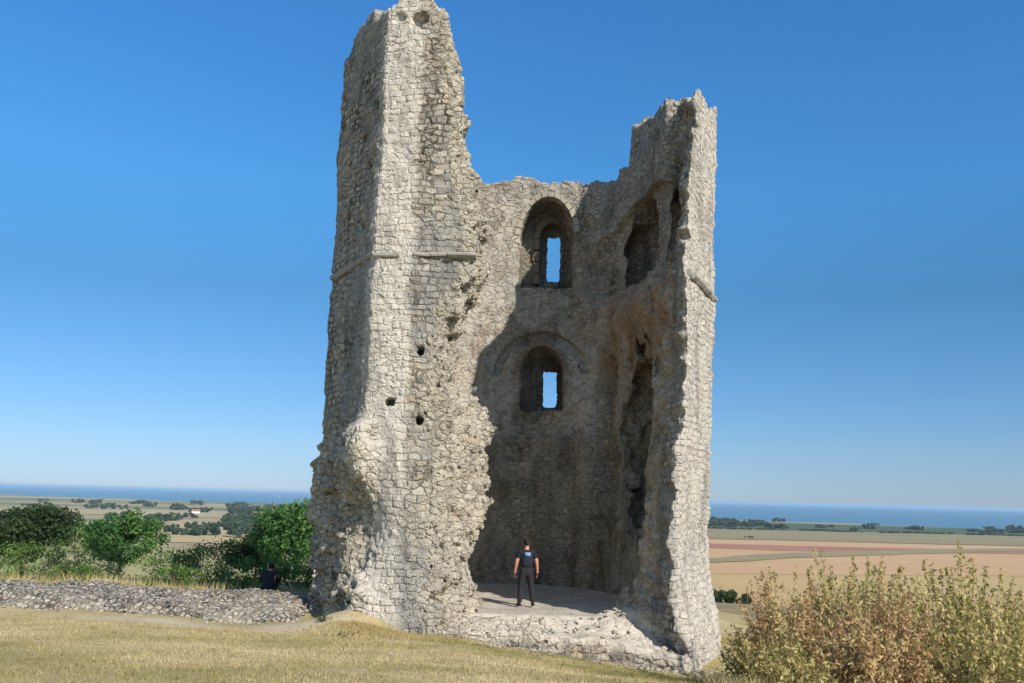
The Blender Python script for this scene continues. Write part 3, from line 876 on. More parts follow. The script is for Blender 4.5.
MAT_BARK = plain_mat("bark", (0.09, 0.07, 0.05), 0.95, 0.4, 12, 0.02)
MAT_LEAF = leaf_mat("tree_leaf", (0.03, 0.08, 0.022), (0.065, 0.15, 0.04), (0.13, 0.225, 0.06))
MAT_SCRUB = leaf_mat("scrub_leaf", (0.04, 0.09, 0.02), (0.09, 0.165, 0.035), (0.17, 0.225, 0.06))
MAT_HEDGE = leaf_mat("hedge_leaf", (0.022, 0.040, 0.016), (0.040, 0.068, 0.024), (0.07, 0.095, 0.033))
MAT_RUST = leaf_mat("dry_shrub_leaf", (0.38, 0.22, 0.12), (0.50, 0.36, 0.165), (0.54, 0.45, 0.20), 0.4)
MAT_OCHRE = leaf_mat("yellowing_shrub_leaf", (0.22, 0.22, 0.065), (0.42, 0.35, 0.13), (0.55, 0.44, 0.20), 0.4)
MAT_STEM = plain_mat("dry_stem", (0.20, 0.11, 0.06), 0.9, 0.4, 20)
MAT_FAR = leaf_mat("distant_leaf", (0.03, 0.055, 0.03), (0.055, 0.085, 0.045), (0.09, 0.115, 0.06), 0.2)

def clump_points(centres, radii, per, seed):
    r = np.random.default_rng(seed); out = []; tint = []
    for c, rad in zip(centres, radii):
        n = int(per * rad * rad) + 4
        d = r.normal(size=(n, 3)); d /= np.linalg.norm(d, axis=1)[:, None]
        rr = rad * r.random(n) ** 0.45
        out.append(np.asarray(c)[None, :] + d * rr[:, None] * np.array([1, 1, .8]))
        tint.append(np.clip(r.uniform(.15, .85) + r.normal(size=n) * .18, 0, 1))
    return np.concatenate(out), np.concatenate(tint)

def add_crown(name, P, tint, size, mat, parent, seed, **kw):
    V, F = leaves(P, size, seed, **kw)
    o = mesh_obj(name, V, F, mat, parent, smooth=False)
    attr(o, "tint", np.repeat(tint, 4))
    return o

def tree(label, loc, h, w, nclump, per, leaf, mat, seed, group=None, name="tree", cat="tree"):
    r = np.random.default_rng(seed)
    root = tag(empty(name, loc), label, cat, group)
    cs, rs = [], []
    for i in range(nclump):
        d = r.normal(size=3); d /= np.linalg.norm(d); q = r.random() ** .4
        c = np.array([d[0] * w * .5 * q, d[1] * w * .5 * q, h * .60 + d[2] * h * .36 * q])
        cs.append(c); rs.append(r.uniform(.10, .19) * w)
    P, t = clump_points(cs, rs, per, seed + 1)
    add_crown("crown", P, t, leaf, mat, root, seed + 2)
    parts = [tube([(0, 0, -.6), (0.03 * w, 0, h * .2), (0, 0.02 * w, h * .5), (0.02 * w, 0, h * .8)], [.03 * h, .024 * h, .016 * h, .005 * h])]
    for i in range(0, min(nclump, 9)):
        c = cs[i]; parts.append(tube([(0, 0, h * .28), tuple(c * .5 + np.array([0, 0, h * .15])), tuple(c)], [.012 * h, .008 * h, .003 * h], 5))
    V, F = join(parts)
    mesh_obj("trunk", V, F, MAT_BARK, root)
    return root

def shrub(label, loc, h, w, nclump, per, leaf, mat, seed, group=None):
    r = np.random.default_rng(seed)
    root = tag(empty("shrub", loc), label, "shrub", group)
    cs, rs = [], []
    for i in range(nclump):
        a = r.uniform(0, 6.28); q = math.sqrt(r.random()); zz = r.random()
        lim = math.sqrt(max(0.05, 1 - (zz * .95) ** 2))
        cs.append(np.array([math.cos(a) * w * .5 * q * lim, math.sin(a) * w * .5 * q * lim, h * zz * .88])); rs.append(r.uniform(.13, .24) * min(w, h * 1.3))
    P, t = clump_points(cs, rs, per, seed + 1)
    P[:, 2] = np.maximum(P[:, 2], 0.0)
    add_crown("foliage", P, t, leaf, mat, root, seed + 2)
    V, F = join([tube([(0, 0, -.2), tuple(cs[i] * .5), tuple(cs[i])], [.03, .02, .008], 5) for i in range(min(8, nclump))])
    mesh_obj("stems", V, F, MAT_BARK, root)
    return root

def stalk_shrub(label, loc, h, w, nst, mat, seed, group=None, leaf=.044):
    """a thicket of upright leafy stalks"""
    r = np.random.default_rng(seed)
    root = tag(empty("shrub", loc), label, "shrub", group)
    parts, P, T = [], [], []
    for i in range(nst):
        a = r.uniform(0, 6.28); q = math.sqrt(r.random()) * w * .5
        b = np.array([math.cos(a) * q * .55, math.sin(a) * q * .55, -.1])
        hh = h * r.uniform(.55, 1.05) * (1 - .35 * (q / (w * .5)) ** 2)
        tip = np.array([math.cos(a) * q * 1.15 + r.normal() * .12, math.sin(a) * q * 1.15 + r.normal() * .12, hh])
        midp = (b + tip) / 2 + np.array([-math.cos(a), -math.sin(a), 0]) * q * .12
        parts.append(tube([tuple(b), tuple(midp), tuple(tip)], [.010, .008, .003], 3))
        n = int(hh * 62); base_t = np.clip(r.normal(.5, .25), 0, 1)
        s = r.uniform(.18, 1.02, n)
        pt = b[None] * ((1 - s) ** 2)[:, None] + 2 * (s * (1 - s))[:, None] * midp[None] + tip[None] * (s ** 2)[:, None]
        side = r.normal(size=(n, 3)) * (.10 * (1.15 - s))[:, None] * (1 + 0.8 * r.random())
        P.append(pt + side); T.append(np.clip(base_t + r.normal(size=n) * .2, 0, 1))
    add_crown("foliage", np.concatenate(P), np.concatenate(T), leaf, mat, root, seed + 2, upright=.35, aspect=.45)
    V, F = join(parts)
    mesh_obj("stems", V, F, MAT_STEM, root)
    return root

# right foreground thicket
G = "dry shrubs at the right edge of the grass"
for i, (x, y, h, wd, n, m, lab) in enumerate([
        (5.55, 18.6, 2.45, 1.9, 90, MAT_RUST, "tall rust-tinged dry shrub beside the right tower pier"),
        (7.3, 19.6, 3.25, 2.3, 100, MAT_OCHRE, "tall yellowing shrub behind the rusty shrub right of the tower"),
        (4.75, 16.6, 1.15, 1.1, 60, MAT_OCHRE, "low yellow-green shrub at the foot of the rusty shrub by the tower"),
        (6.3, 15.6, 2.1, 1.7, 90, MAT_RUST, "reddish dry shrub in front of the tall yellowing shrub"),
        (8.1, 16.6, 2.9, 2.0, 95, MAT_OCHRE, "broad golden shrub toward the right of the thicket"),
        (4.2, 13.6, 0.75, 0.9, 55, MAT_OCHRE, "lowest straw-coloured shrub nearest the camera by the mown grass"),
        (5.25, 14.0, 1.25, 1.2, 70, MAT_RUST, "knee-high russet shrub next to the lowest straw-coloured shrub"),
        (9.9, 19.0, 2.7, 2.2, 95, MAT_OCHRE, "ochre shrub near the right end of the thicket"),
        (11.6, 20.5, 3.0, 2.4, 95, MAT_RUST, "rightmost brown-red shrub of the thicket"),
        (6.9, 13.4, 1.5, 1.4, 75, MAT_OCHRE, "yellow-brown shrub at the bottom right corner of the view"),
        (5.2, 19.6, 1.3, 1.2, 60, MAT_OCHRE, "small olive shrub against the base of the right pier")]):
    stalk_shrub(lab, (x, y, gz(x, y)), h, wd, n, m, 100 + i * 7, G)

# green scrub and trees behind the low wall on the left
G = "green scrub behind the low wall"
for i, (x, y, h, wd, m, lab) in enumerate([
        (-8.6, 30.2, .62, 2.0, MAT_SCRUB, "low green bush just behind the seated person at the wall"),
        (-11.0, 30.8, .75, 2.6, MAT_SCRUB, "low pale green bush along the back of the low wall"),
        (-14.2, 30.5, .7, 2.6, MAT_SCRUB, "low green bush along the wall below the darker bush"),
        (-17.6, 30.8, .8, 3.0, MAT_SCRUB, "low bush along the wall toward the left edge"),
        (-9.6, 33.5, 1.25, 3.6, MAT_SCRUB, "bright green bush right behind the seated person"),
        (-7.3, 32.5, 1.1, 2.6, MAT_SCRUB, "olive bush beside the left face of the tower"),
        (-12.4, 35.0, 1.5, 4.0, MAT_SCRUB, "wide green bush left of the bush behind the seated person"),
        (-15.6, 33.5, 1.25, 3.6, MAT_HEDGE, "darker green bush between two pale ones behind the low wall"),
        (-18.6, 35.5, 1.5, 4.2, MAT_SCRUB, "large pale green bush far left behind the low wall"),
        (-22.6, 34.5, 1.3, 4.2, MAT_SCRUB, "leftmost green bush behind the low wall"),
        (-9.0, 41.0, 1.8, 4.2, MAT_SCRUB, "taller bush below the leafy tree on the left"),
        (-13.8, 44.0, 2.0, 4.6, MAT_HEDGE, "dark bush on the slope left of the leafy tree"),
        (-20.5, 45.0, 2.2, 5.0, MAT_SCRUB, "big bush farther down the slope on the left")]):
    shrub(lab, (x, y, gz(x, y) - .1), h, wd, 44, 420 / (wd * wd) * 14, .05, m, 300 + i * 9, G)
G = "trees on the slope left of the tower"
tree("bushy bright green tree right beside the left edge of the tower", (-15.2, 66, gz(-15.2, 66)), 5.6, 6.4, 60, 190, .16, MAT_LEAF, 501, G)
tree("smaller dark tree just left of the bushy tree by the tower", (-19.6, 72, gz(-19.6, 72)), 3.6, 4.4, 40, 230, .16, MAT_HEDGE, 521, G)
tree("round green tree standing alone on the far left slope", (-31, 74, gz(-31, 74)), 5.2, 6.0, 55, 190, .17, MAT_LEAF, 541, G)
tree("spreading dark tree at the left edge of the view", (-42, 80, gz(-42, 80)), 5.8, 8.0, 60, 150, .18, MAT_HEDGE, 561, G)

# hedge, posts on the slope to the right
hx, hy = 33.5, 150.0
def hedge(label, pts, h, leaf, per, mat, seed):
    r = np.random.default_rng(seed)
    root = tag(empty("hedge", (pts[0][0], pts[0][1], gz(*pts[0]))), label, "hedge")
    cs, rs = [], []
    for (a, b) in zip(pts[:-1], pts[1:]):
        L = math.hypot(b[0] - a[0], b[1] - a[1])
        for s in np.arange(0, 1, .55 / L * h / 2):
            x = a[0] + (b[0] - a[0]) * s + r.normal() * h * .22; y = a[1] + (b[1] - a[1]) * s + r.normal() * h * .22
            cs.append(np.array([x - pts[0][0], y - pts[0][1], gz(x, y) - gz(*pts[0]) + r.uniform(.12, .62) * h])); rs.append(r.uniform(.26, .40) * h)
    P, t = clump_points(cs, rs, per, seed)
    add_crown("foliage", P, t, leaf, mat, root, seed)
    return root
hedge("dark green hedge on the slope seen just right of the tower", [(40.0, 186), (47.0, 190), (50.5, 192)], 3.3, .24, 330, MAT_HEDGE, 700)
MAT_WOOD = plain_mat("weathered_wood", (0.13, 0.10, 0.075), 0.9, 0.3, 9)
def post(label, x, y, h):
    V, F = join([tube([(0, 0, -.3), (0.01, 0, h * .5), (0.03, 0, h)], [.10, .095, .085], 8), tube([(0.03, 0, h), (0.03, 0, h + .07)], [.085, .02], 8)])
    o = mesh_obj("fence_post", V, F, MAT_WOOD, None, loc=(x, y, gz(x, y)))
    tag(o, label, "post", "fence posts on the slope")
post("leaning wooden post at the end of the dark hedge", 48.3, 186, 3.6)
post("fainter wooden post standing behind the dark hedge", 45.2, 196, 3.4)

# ------------------------------------------------------------------ far plain: copses, field hedges, houses
def copse_proto(seed, w, h):
    r = np.random.default_rng(seed)
    cs = [np.array([r.uniform(-.5, .5) * w, r.uniform(-.35, .35) * w, h * r.uniform(.2, .78)]) for _ in range(22)]
    rs = [r.uniform(.18, .32) * h for _ in cs]
    P, t = clump_points(cs, rs, 1500 / (h * h), seed)
    return P, t
protos = []
G = "distant copses on the plain"
def copse(i, x, y, s, lab):
    P, t = copse_proto(800 + i % 6, 26 + 6 * (i % 3), 11)
    if len(protos) <= i % 6:
        o = add_crown("copse", P, t, 1.15, MAT_FAR, None, 800 + i)
        protos.append(o)
    else:
        o = protos[i % 6].copy(); COL.objects.link(o)
    o.location = (x, y, PLAIN - .3); o.scale = (s, s, s * random.uniform(.8, 1.1)); o.rotation_euler = (0, 0, random.uniform(0, 6.28))
    tag(o, lab, "copse", G)
    return o
i = 0
LT = "distant blue-green clump of trees on the plain left of the tower"
RT = "distant dark clump of trees below the sea right of the tower"
for k in range(110):
    f = random.uniform(-.60, -.20) if k % 2 else random.uniform(-.30, -.22); y = random.choice([1150, 1300, 1500, 1750, 2300, 2500, 2900, 3300]) * random.uniform(.93, 1.05)
    copse(i, f * y, y, random.uniform(.9, 1.7), LT); i += 1
for k in range(54):
    f = random.uniform(.19, .60) if k % 2 else random.uniform(.21, .30); y = random.choice([2150, 2300, 2500, 2750]) * random.uniform(.96, 1.04)
    if y > coast_y(f * y) - 150: y = coast_y(f * y) - 200
    copse(i, f * y, y, random.uniform(.75, 1.35), RT); i += 1
for k in range(14):
    f = .20 + .03 * k + random.uniform(-.012, .012); y = 1945 + random.uniform(-25, 25)
    o = copse(i, f * y, y, .95, "dark hedge-like row of trees along the far edge of the pasture"); o.scale = (1.6, 1.0, .5); o.rotation_euler = (0, 0, 0); i += 1
copse(i, 0.2635 * 1480, 1480, .42, "single small dark clump in the middle of the olive pasture"); i += 1
for k, (f, y) in enumerate([(-.262, 620), (-.245, 640), (-.235, 700), (-.34, 660), (-.30, 610)]):
    o = copse(i, f * y, y, .5, "dark scrub on the near edge of the pale field at left"); o.scale = (.6, .4, .45); i += 1

MAT_WHITEWASH = plain_mat("white_render", (0.72, 0.70, 0.66), 0.8, 0.08, 0.2)
MAT_ROOF = plain_mat("tiled_roof", (0.24, 0.12, 0.085), 0.9, 0.25, 0.3)
MAT_PANE = plain_mat("dark_glazing", (0.04, 0.045, 0.05), 0.3, 0.1, 0.3)
def house(label, x, y, rz, L=15, D=9, H=5.5):
    root = tag(empty("house", (x, y, PLAIN), rz), label, "house", "white houses on the far plain")
    h = H; a, b = L / 2, D / 2; rg = h + 4.2
    V = [(-a, -b, -1), (a, -b, -1), (a, b, -1), (-a, b, -1), (-a, -b, h), (a, -b, h), (a, b, h), (-a, b, h), (-a, 0, rg - .15), (a, 0, rg - .15)]
    F = [(0, 1, 5, 4), (1, 2, 6, 9, 5), (2, 3, 7, 6), (3, 0, 4, 8, 7), (4, 5, 9, 8), (6, 7, 8, 9)]
    mesh_obj("wall", V, F, MAT_WHITEWASH, root, smooth=False)
    e = .5
    V = [(-a - e, -b - e, h - .4), (a + e, -b - e, h - .4), (a + e, 0, rg), (-a - e, 0, rg), (-a - e, b + e, h - .4), (a + e, b + e, h - .4)]
    V += [(p[0], p[1], p[2] + .3) for p in V]
    F = [(6, 7, 8, 9), (9, 8, 11, 10), (1, 0, 3, 2), (2, 3, 4, 5), (0, 1, 7, 6), (5, 4, 10, 11), (1, 2, 8, 7), (2, 5, 11, 8), (3, 0, 6, 9), (4, 3, 9, 10)]
    mesh_obj("roof", V, F, MAT_ROOF, root, smooth=False)
    V = [(sx + a * .6, sy, zz) for zz in (rg - 1, rg + 1.6) for sx, sy in ((-.5, -.4), (.5, -.4), (.5, .4), (-.5, .4))]
    mesh_obj("chimney", V, [(0, 1, 5, 4), (1, 2, 6, 5), (2, 3, 7, 6), (3, 0, 4, 7), (4, 5, 6, 7), (3, 2, 1, 0)], MAT_ROOF, root, smooth=False)
    for wx in (-a * .6, 0, a * .6):
        for wz in (1.0, 3.4):
            V = [(wx + sx, -b + sy, wz + sz) for sz in (0, 1.4) for sx, sy in ((-.6, -.06), (.6, -.06), (.6, .1), (-.6, .1))]
            mesh_obj("window", V, [(0, 1, 5, 4), (1, 2, 6, 5), (2, 3, 7, 6), (3, 0, 4, 7), (4, 5, 6, 7), (3, 2, 1, 0)], MAT_PANE, root, smooth=False)
    return root
for (f, y, rz, L, lab) in [(-.272, 2050, .3, 22, "long white house among trees, nearest the sea of fields at left"),
                           (-.258, 2420, -.4, 16, "small white house between clumps left of the bushy tree"),
                           (-.2655, 1780, .1, 18, "white house lowest down the plain at left"),
                           (-.247, 2700, .5, 20, "faint white house closest to the shore at left"),
                           (-.34, 2150, .2, 18, "white house farther left beyond the low wall"),
                           (.2255, 2330, .2, 16, "tiny pale house right of the tower below the sea")]:
    house(lab, f * y, y, rz, L)

# ships far out on the estuary
MAT_HULL = plain_mat("white_paint", (0.75, 0.75, 0.74), 0.5, 0.05, 0.2)
def sailing_ship(label, x, y, s):
    root = tag(empty("sailing_boat", (x, y, SEA), .9), label, "boat")
    V = []
    for (yy, wd, zk) in ((-9, .1, 1.2), (-5, 1.8, .2), (0, 2.4, -.3), (6, 2.0, 0), (9, 1.6, .5)):
        V += [(-wd * s, yy * s, 2.2 * s), (0, yy * s, zk * s - s), (wd * s, yy * s, 2.2 * s)]
    F = []
    for i in range(4):
        b = i * 3; F += [(b, b + 1, b + 4, b + 3), (b + 1, b + 2, b + 5, b + 4), (b + 2, b, b + 3, b + 5)]
    F += [(0, 2, 1), (12, 13, 14)]
    mesh_obj("hull", V, F, MAT_HULL, root, smooth=False)
    V, F = tube([(0, 0, 2 * s), (0, 0, 26 * s)], [.2 * s, .12 * s], 6); mesh_obj("mast", V, F, MAT_WOOD, root)
    def sail(a, b, c):
        P = np.array([a, b, c], float) * s
        n = np.array([.12 * s, 0, 0]); bel = np.array([1.2 * s, 0, 0]); m = P.mean(0) + bel
        V = [*(P - n), m - n, *(P + n), m + n]
        mesh_obj("sail", V, [(0, 1, 3), (1, 2, 3), (2, 0, 3), (5, 4, 7), (6, 5, 7), (4, 6, 7), (0, 4, 5, 1), (1, 5, 6, 2), (2, 6, 4, 0)], MAT_HULL, root, smooth=False)
    sail((0, .4, 4), (0, 8, 4), (0, .4, 25)); sail((0, -8.5, 3), (0, -.4, 4), (0, -.4, 22))
sailing_ship("tiny white sailing boat far out on the blue estuary at left", -.2505 * 9000, 9000, 1.1)
# ------------------------------------------------------------------ people
MAT_SKIN = plain_mat("skin", (0.42, 0.20, 0.13), 0.6, 0.08, 10)
MAT_HAIR = plain_mat("dark_hair", (0.022, 0.018, 0.015), 0.7, 0.3, 40)
MAT_SHIRT = plain_mat("black_shirt", (0.014, 0.015, 0.020), 0.85, 0.3, 14)
MAT_VEST = plain_mat("navy_vest", (0.016, 0.020, 0.032), 0.8, 0.3, 18)
MAT_TROUSER = plain_mat("charcoal_trousers", (0.022, 0.020, 0.021), 0.9, 0.3, 9)
MAT_BOOT = plain_mat("black_leather", (0.012, 0.012, 0.012), 0.5, 0.2, 12)
MAT_PATCH = plain_mat("pale_blue_patch", (0.17, 0.26, 0.38), 0.7, 0.08, 20)

def skin_data(verts, edges, radii, sub=2):
    me = bpy.data.meshes.new("skeleton")
    me.from_pydata(verts, edges, [])
    o = bpy.data.objects.new("skeleton", me); COL.objects.link(o)
    o.modifiers.new("skin", 'SKIN'); s = o.modifiers.new("sub", 'SUBSURF'); s.levels = sub; s.render_levels = sub
    for i, r in enumerate(radii):
        sv = me.skin_vertices[0].data[i]
        sv.radius = r if isinstance(r, tuple) else (r, r); sv.use_root = (i == 0)
    dg = bpy.context.evaluated_depsgraph_get()
    ev = o.evaluated_get(dg); m = ev.to_mesh()
    V = [tuple(v.co) for v in m.vertices]; F = [tuple(p.vertices) for p in m.polygons]
    ev.to_mesh_clear()
    bpy.data.objects.remove(o); bpy.data.meshes.remove(me)
    return V, F

def chain(d):
    """d: list of (name, parent, xyz, r)"""
    idx = {a[0]: i for i, a in enumerate(d)}
    return [a[2] for a in d], [(idx[a[1]], idx[a[0]]) for a in d if a[1]], [a[3] for a in d]

def ellipsoid(c, r, nu=14, nv=10, fn=None):
    V, F = [], []
    for j in range(nv + 1):
        t = math.pi * j / nv
        for i in range(nu):
            a = 2 * math.pi * i / nu
            p = [math.sin(t) * math.cos(a), math.sin(t) * math.sin(a), math.cos(t)]
            if fn: p = fn(p)
            V.append((c[0] + p[0] * r[0], c[1] + p[1] * r[1], c[2] + p[2] * r[2]))
    for j in range(nv):
        for i in range(nu):
            F.append((j * nu + i, (j + 1) * nu + i, (j + 1) * nu + (i + 1) % nu, j * nu + (i + 1) % nu))
    return V, F

def hand(c, side, fwd, down):
    """fingers and thumb of one hand, rooted in the palm"""
    c = Vector(c); fwd = Vector(fwd); down = Vector(down); out = []
    for k, L in enumerate((.070, .080, .076, .060)):
        o = c + fwd * (.026 - .018 * k) + down * .03
        v = [tuple(o), tuple(o + down * L * .5 + Vector((-side * .004, .004, 0))), tuple(o + down * L * .85 + Vector((-side * .018, .008, 0))), tuple(o + down * L * 1.05 + Vector((-side * .035, .008, 0)))]
        out.append(skin_data(v, [(0, 1), (1, 2), (2, 3)], [.0095, .009, .008, .006], 1))
    o = c + fwd * .028 - down * .01
    v = [tuple(o), tuple(o + fwd * .03 + down * .025), tuple(o + fwd * .038 + down * .055)]
    out.append(skin_data(v, [(0, 1), (1, 2)], [.012, .010, .008], 1))
    return out

man = tag(empty("person", (0.56, 25.85, 0.015), 0.14), "person standing on the tower floor seen from behind in black vest and dark trousers", "person")
def S2(rows):
    out = []
    for (n, p, c, r) in rows:
        if n.endswith('*'):
            for s, t in ((-1, 'L'), (1, 'R')):
                out.append((n[:-1] + t, (p[:-1] + t) if p and p.endswith('*') else p, (c[0] * s, c[1], c[2]), r))
        else: out.append((n, p, c, r))
    return out
body = S2([("pel", None, (0, 0, .98), (.155, .115)), ("waist", "pel", (0, .01, 1.14), (.15, .11)), ("chest", "waist", (0, .0, 1.36), (.175, .125)),
           ("nb", "chest", (0, -.005, 1.53), (.075, .07)), ("neck", "nb", (0, .01, 1.60), (.062, .06)), ("head", "neck", (0, .025, 1.675), (.075, .09)),
           ("crn", "head", (0, .02, 1.77), (.08, .098)), ("top", "crn", (0, .01, 1.83), (.05, .06)),
           ("sh*", "chest", (.20, -.005, 1.485), .075), ("el*", "sh*", (.285, -.03, 1.20), .053), ("wr*", "el*", (.315, .04, .955), .037), ("pa*", "wr*", (.318, .06, .885), (.022, .042)),
           ("hip*", "pel", (.10, 0, .93), .105), ("kn*", "hip*", (.15, .02, .51), .068), ("an*", "kn*", (.185, -.03, .12), .046), ("toe*", "an*", (.215, .15, .045), .042)])
parts = [skin_data(*chain(body))]
for s in (-1, 1):
    parts += hand((s * .318, .06, .875), s, (0, 1, 0), (0, .08, -1))
    parts.append(ellipsoid((s * .083, .02, 1.70), (.012, .028, .034), 8, 6))
parts.append(ellipsoid((0, .128, 1.685), (.014, .022, .028), 8, 6))
parts.append(ellipsoid((0, .105, 1.63), (.03, .016, .012), 8, 6))
parts += [ellipsoid((s * .032, .106, 1.715), (.014, .010, .009), 8, 6) for s in (-1, 1)]
V, F = join(parts); mesh_obj("body", V, F, MAT_SKIN, man)
V, F = ellipsoid((0, .008, 1.745), (.090, .112, .115), 18, 12, lambda p: [p[0], p[1] if p[1] < .55 else .55 + (p[1] - .55) * .3, p[2] if p[2] > -.55 or p[1] < -.2 else -.55])
mesh_obj("hair", V, F, MAT_HAIR, man)
sh = S2([("hem", None, (0, .005, .96), (.172, .135)), ("waist", "hem", (0, .01, 1.05), (.172, .135)), ("mid", "waist", (0, .01, 1.16), (.165, .125)), ("chest", "mid", (0, 0, 1.37), (.195, .142)), ("col", "chest", (0, -.005, 1.535), (.08, .075)),
         ("sh*", "chest", (.20, -.005, 1.49), .088), ("slv*", "sh*", (.262, -.02, 1.27), .076)])
V, F = skin_data(*chain(sh)); mesh_obj("shirt", V, F, MAT_SHIRT, man)
vs = [("a", None, (0, 0.005, 1.04), (.195, .155)), ("b", "a", (0, 0, 1.22), (.205, .165)), ("c", "b", (0, -.005, 1.42), (.215, .17)), ("d", "c", (0, -.01, 1.53), (.15, .13))]
V, F = skin_data(*chain(vs)); vest = mesh_obj("vest", V, F, MAT_VEST, man)
def rbox(c, s, b=.006):
    bm = bmesh.new(); bmesh.ops.create_cube(bm, size=1)
    bmesh.ops.scale(bm, vec=s, verts=bm.verts); bmesh.ops.translate(bm, vec=c, verts=bm.verts)
    bmesh.ops.bevel(bm, geom=bm.edges[:], offset=b, segments=2, affect='EDGES')
    V = [tuple(v.co) for v in bm.verts]; F = [tuple(v.index for v in f.verts) for f in bm.faces]; bm.free()
    return V, F
V, F = rbox((0, -.158, 1.42), (.165, .03, .105)); mesh_obj("back_patch", V, F, MAT_PATCH, vest)
tr = S2([("wb", None, (0, .01, 1.10), (.172, .132)), ("pel", "wb", (0, 0, 1.0), (.172, .13)), ("hip*", "pel", (.10, 0, .91), .122), ("thigh*", "hip*", (.125, .01, .72), .10), ("kn*", "thigh*", (.15, .02, .51), .086), ("cf*", "kn*", (.17, -.015, .30), .080), ("hem*", "cf*", (.187, -.03, .10), .072)])
V, F = skin_data(*chain(tr)); mesh_obj("trousers", V, F, MAT_TROUSER, man)
bl = [skin_data([(0, 0, 1.015), (0, .001, 1.06)], [(0, 1)], [(.185, .14), (.182, .138)], 2), rbox((.175, -.02, .99), (.05, .09, .14)), rbox((-.18, .0, 1.0), (.04, .07, .10))]
V, F = join(bl); mesh_obj("belt", V, F, MAT_BOOT, man)
for s in (-1, 1):
    V, F = skin_data([(s * .187, -.03, .12), (s * .19, -.04, .05), (s * .205, .07, .05), (s * .217, .17, .04)], [(0, 1), (1, 2), (2, 3)], [.058, .058, .055, .045], 2)
    V = [(a, b, max(c, 0.0)) for a, b, c in V]
    mesh_obj("boot", V, F, MAT_BOOT, man)

sit = tag(empty("person", (-7.15, 28.0, gz(-7.15, 28.0)), .15), "person in dark clothes sitting hunched on the ground behind the low rubble wall", "person")
b2 = S2([("pel", None, (0, 0, .13), (.17, .13)), ("waist", "pel", (0, .03, .30), (.155, .12)), ("chest", "waist", (0, .12, .50), (.17, .12)), ("nb", "chest", (0, .20, .64), (.07, .065)),
         ("neck", "nb", (0.01, .24, .69), .058), ("head", "neck", (.015, .29, .745), (.078, .09)), ("crn", "head", (.015, .30, .82), (.075, .09)),
         ("sh*", "chest", (.19, .12, .60), .072), ("el*", "sh*", (.27, .28, .40), .05), ("wr*", "el*", (.17, .48, .40), .036), ("pa*", "wr*", (.10, .53, .40), (.03, .03)),
         ("hip*", "pel", (.11, .04, .12), .105), ("kn*", "hip*", (.17, .42, .44), .066), ("an*", "kn*", (.15, .56, .09), .046), ("toe*", "an*", (.16, .74, .04), .04)])
parts = [skin_data(*chain(b2))]
for s in (-1, 1):
    parts += hand((s * .10, .53, .40), s, (0, .3, .95), (-s * .9, .35, 0))
    parts.append(ellipsoid((s * .08 + .015, .30, .765), (.012, .028, .034), 8, 6))
parts.append(ellipsoid((.015, .395, .75), (.014, .02, .026), 8, 6))
V, F = join(parts); mesh_obj("body", V, F, MAT_SKIN, sit)
V, F = ellipsoid((.015, .285, .81), (.095, .115, .105), 18, 12); mesh_obj("hair", V, F, MAT_HAIR, sit)
j2 = S2([("pel", None, (0, -.01, .12), (.21, .17)), ("waist", "pel", (0, .02, .30), (.20, .155)), ("chest", "waist", (0, .11, .50), (.205, .15)), ("col", "chest", (0, .20, .655), (.085, .08)),
         ("sh*", "chest", (.19, .12, .60), .095), ("el*", "sh*", (.275, .28, .40), .075), ("wr*", "el*", (.18, .47, .40), .055)])
V, F = skin_data(*chain(j2)); mesh_obj("jacket", V, F, MAT_VEST, sit)
t2 = S2([("pel", None, (0, .05, .12), (.18, .13)), ("hip*", "pel", (.11, .10, .14), .125), ("kn*", "hip*", (.17, .42, .44), .085), ("an*", "kn*", (.15, .55, .12), .065)])
V, F = skin_data(*chain(t2)); mesh_obj("trousers", V, F, MAT_SHIRT, sit)
for s in (-1, 1):
    V, F = skin_data([(s * .15, .53, .08), (s * .16, .64, .05), (s * .16, .75, .04)], [(0, 1), (1, 2)], [.055, .052, .042], 2)
    mesh_obj("shoe", [(a, b, max(c, 0)) for a, b, c in V], F, MAT_BOOT, sit)

# ------------------------------------------------------------------ grass
def blades(name, X, Y, hgt, wid, lean, mat, label, seed):
    r = np.random.default_rng(seed); n = len(X)
    Z = ground_z(X, Y) - .01
    a = r.uniform(0, 2 * math.pi, n); dx, dy = np.cos(a), np.sin(a)
    b = r.uniform(0, 2 * math.pi, n); h = hgt * r.uniform(.5, 1.3, n); l = h * lean * r.random(n)
    P = np.stack([X, Y, Z], 1)
    s = np.stack([dx, dy, dx * 0], 1) * (wid * r.uniform(.6, 1.3, n))[:, None]
    t = P + np.stack([np.cos(b) * l, np.sin(b) * l, h], 1)
    V = np.stack([P - s, P + s, t], 1).reshape(-1, 3)
    o = mesh_obj(name, V, np.arange(n * 3).reshape(n, 3), mat, smooth=False)
    base = .5 + .55 * fbm(X * .7, Y, X * 0, .55, 4, 41) + r.normal(size=n) * .16
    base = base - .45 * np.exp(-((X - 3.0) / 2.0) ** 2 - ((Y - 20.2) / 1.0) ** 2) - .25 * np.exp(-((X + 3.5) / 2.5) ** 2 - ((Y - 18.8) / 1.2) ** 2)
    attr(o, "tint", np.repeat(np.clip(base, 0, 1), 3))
    tag(o, label, kind="stuff")
    return o
MAT_BLADE = leaf_mat("parched_grass_blade", (0.16, 0.165, 0.05), (0.36, 0.295, 0.13), (0.52, 0.41, 0.23), 0.25)
MAT_STRAW = leaf_mat("straw_blade", (0.30, 0.26, 0.10), (0.46, 0.36, 0.165), (0.56, 0.44, 0.23), 0.25)
N = 190000
y = 9.5 + 13.2 * rng.random(N) ** 0.85; x = rng.uniform(-1, 1, N) * (y * .62 + .5)
ok = x < 7.5
ok &= (worn_at(x, y) < rng.random(N) * .9)
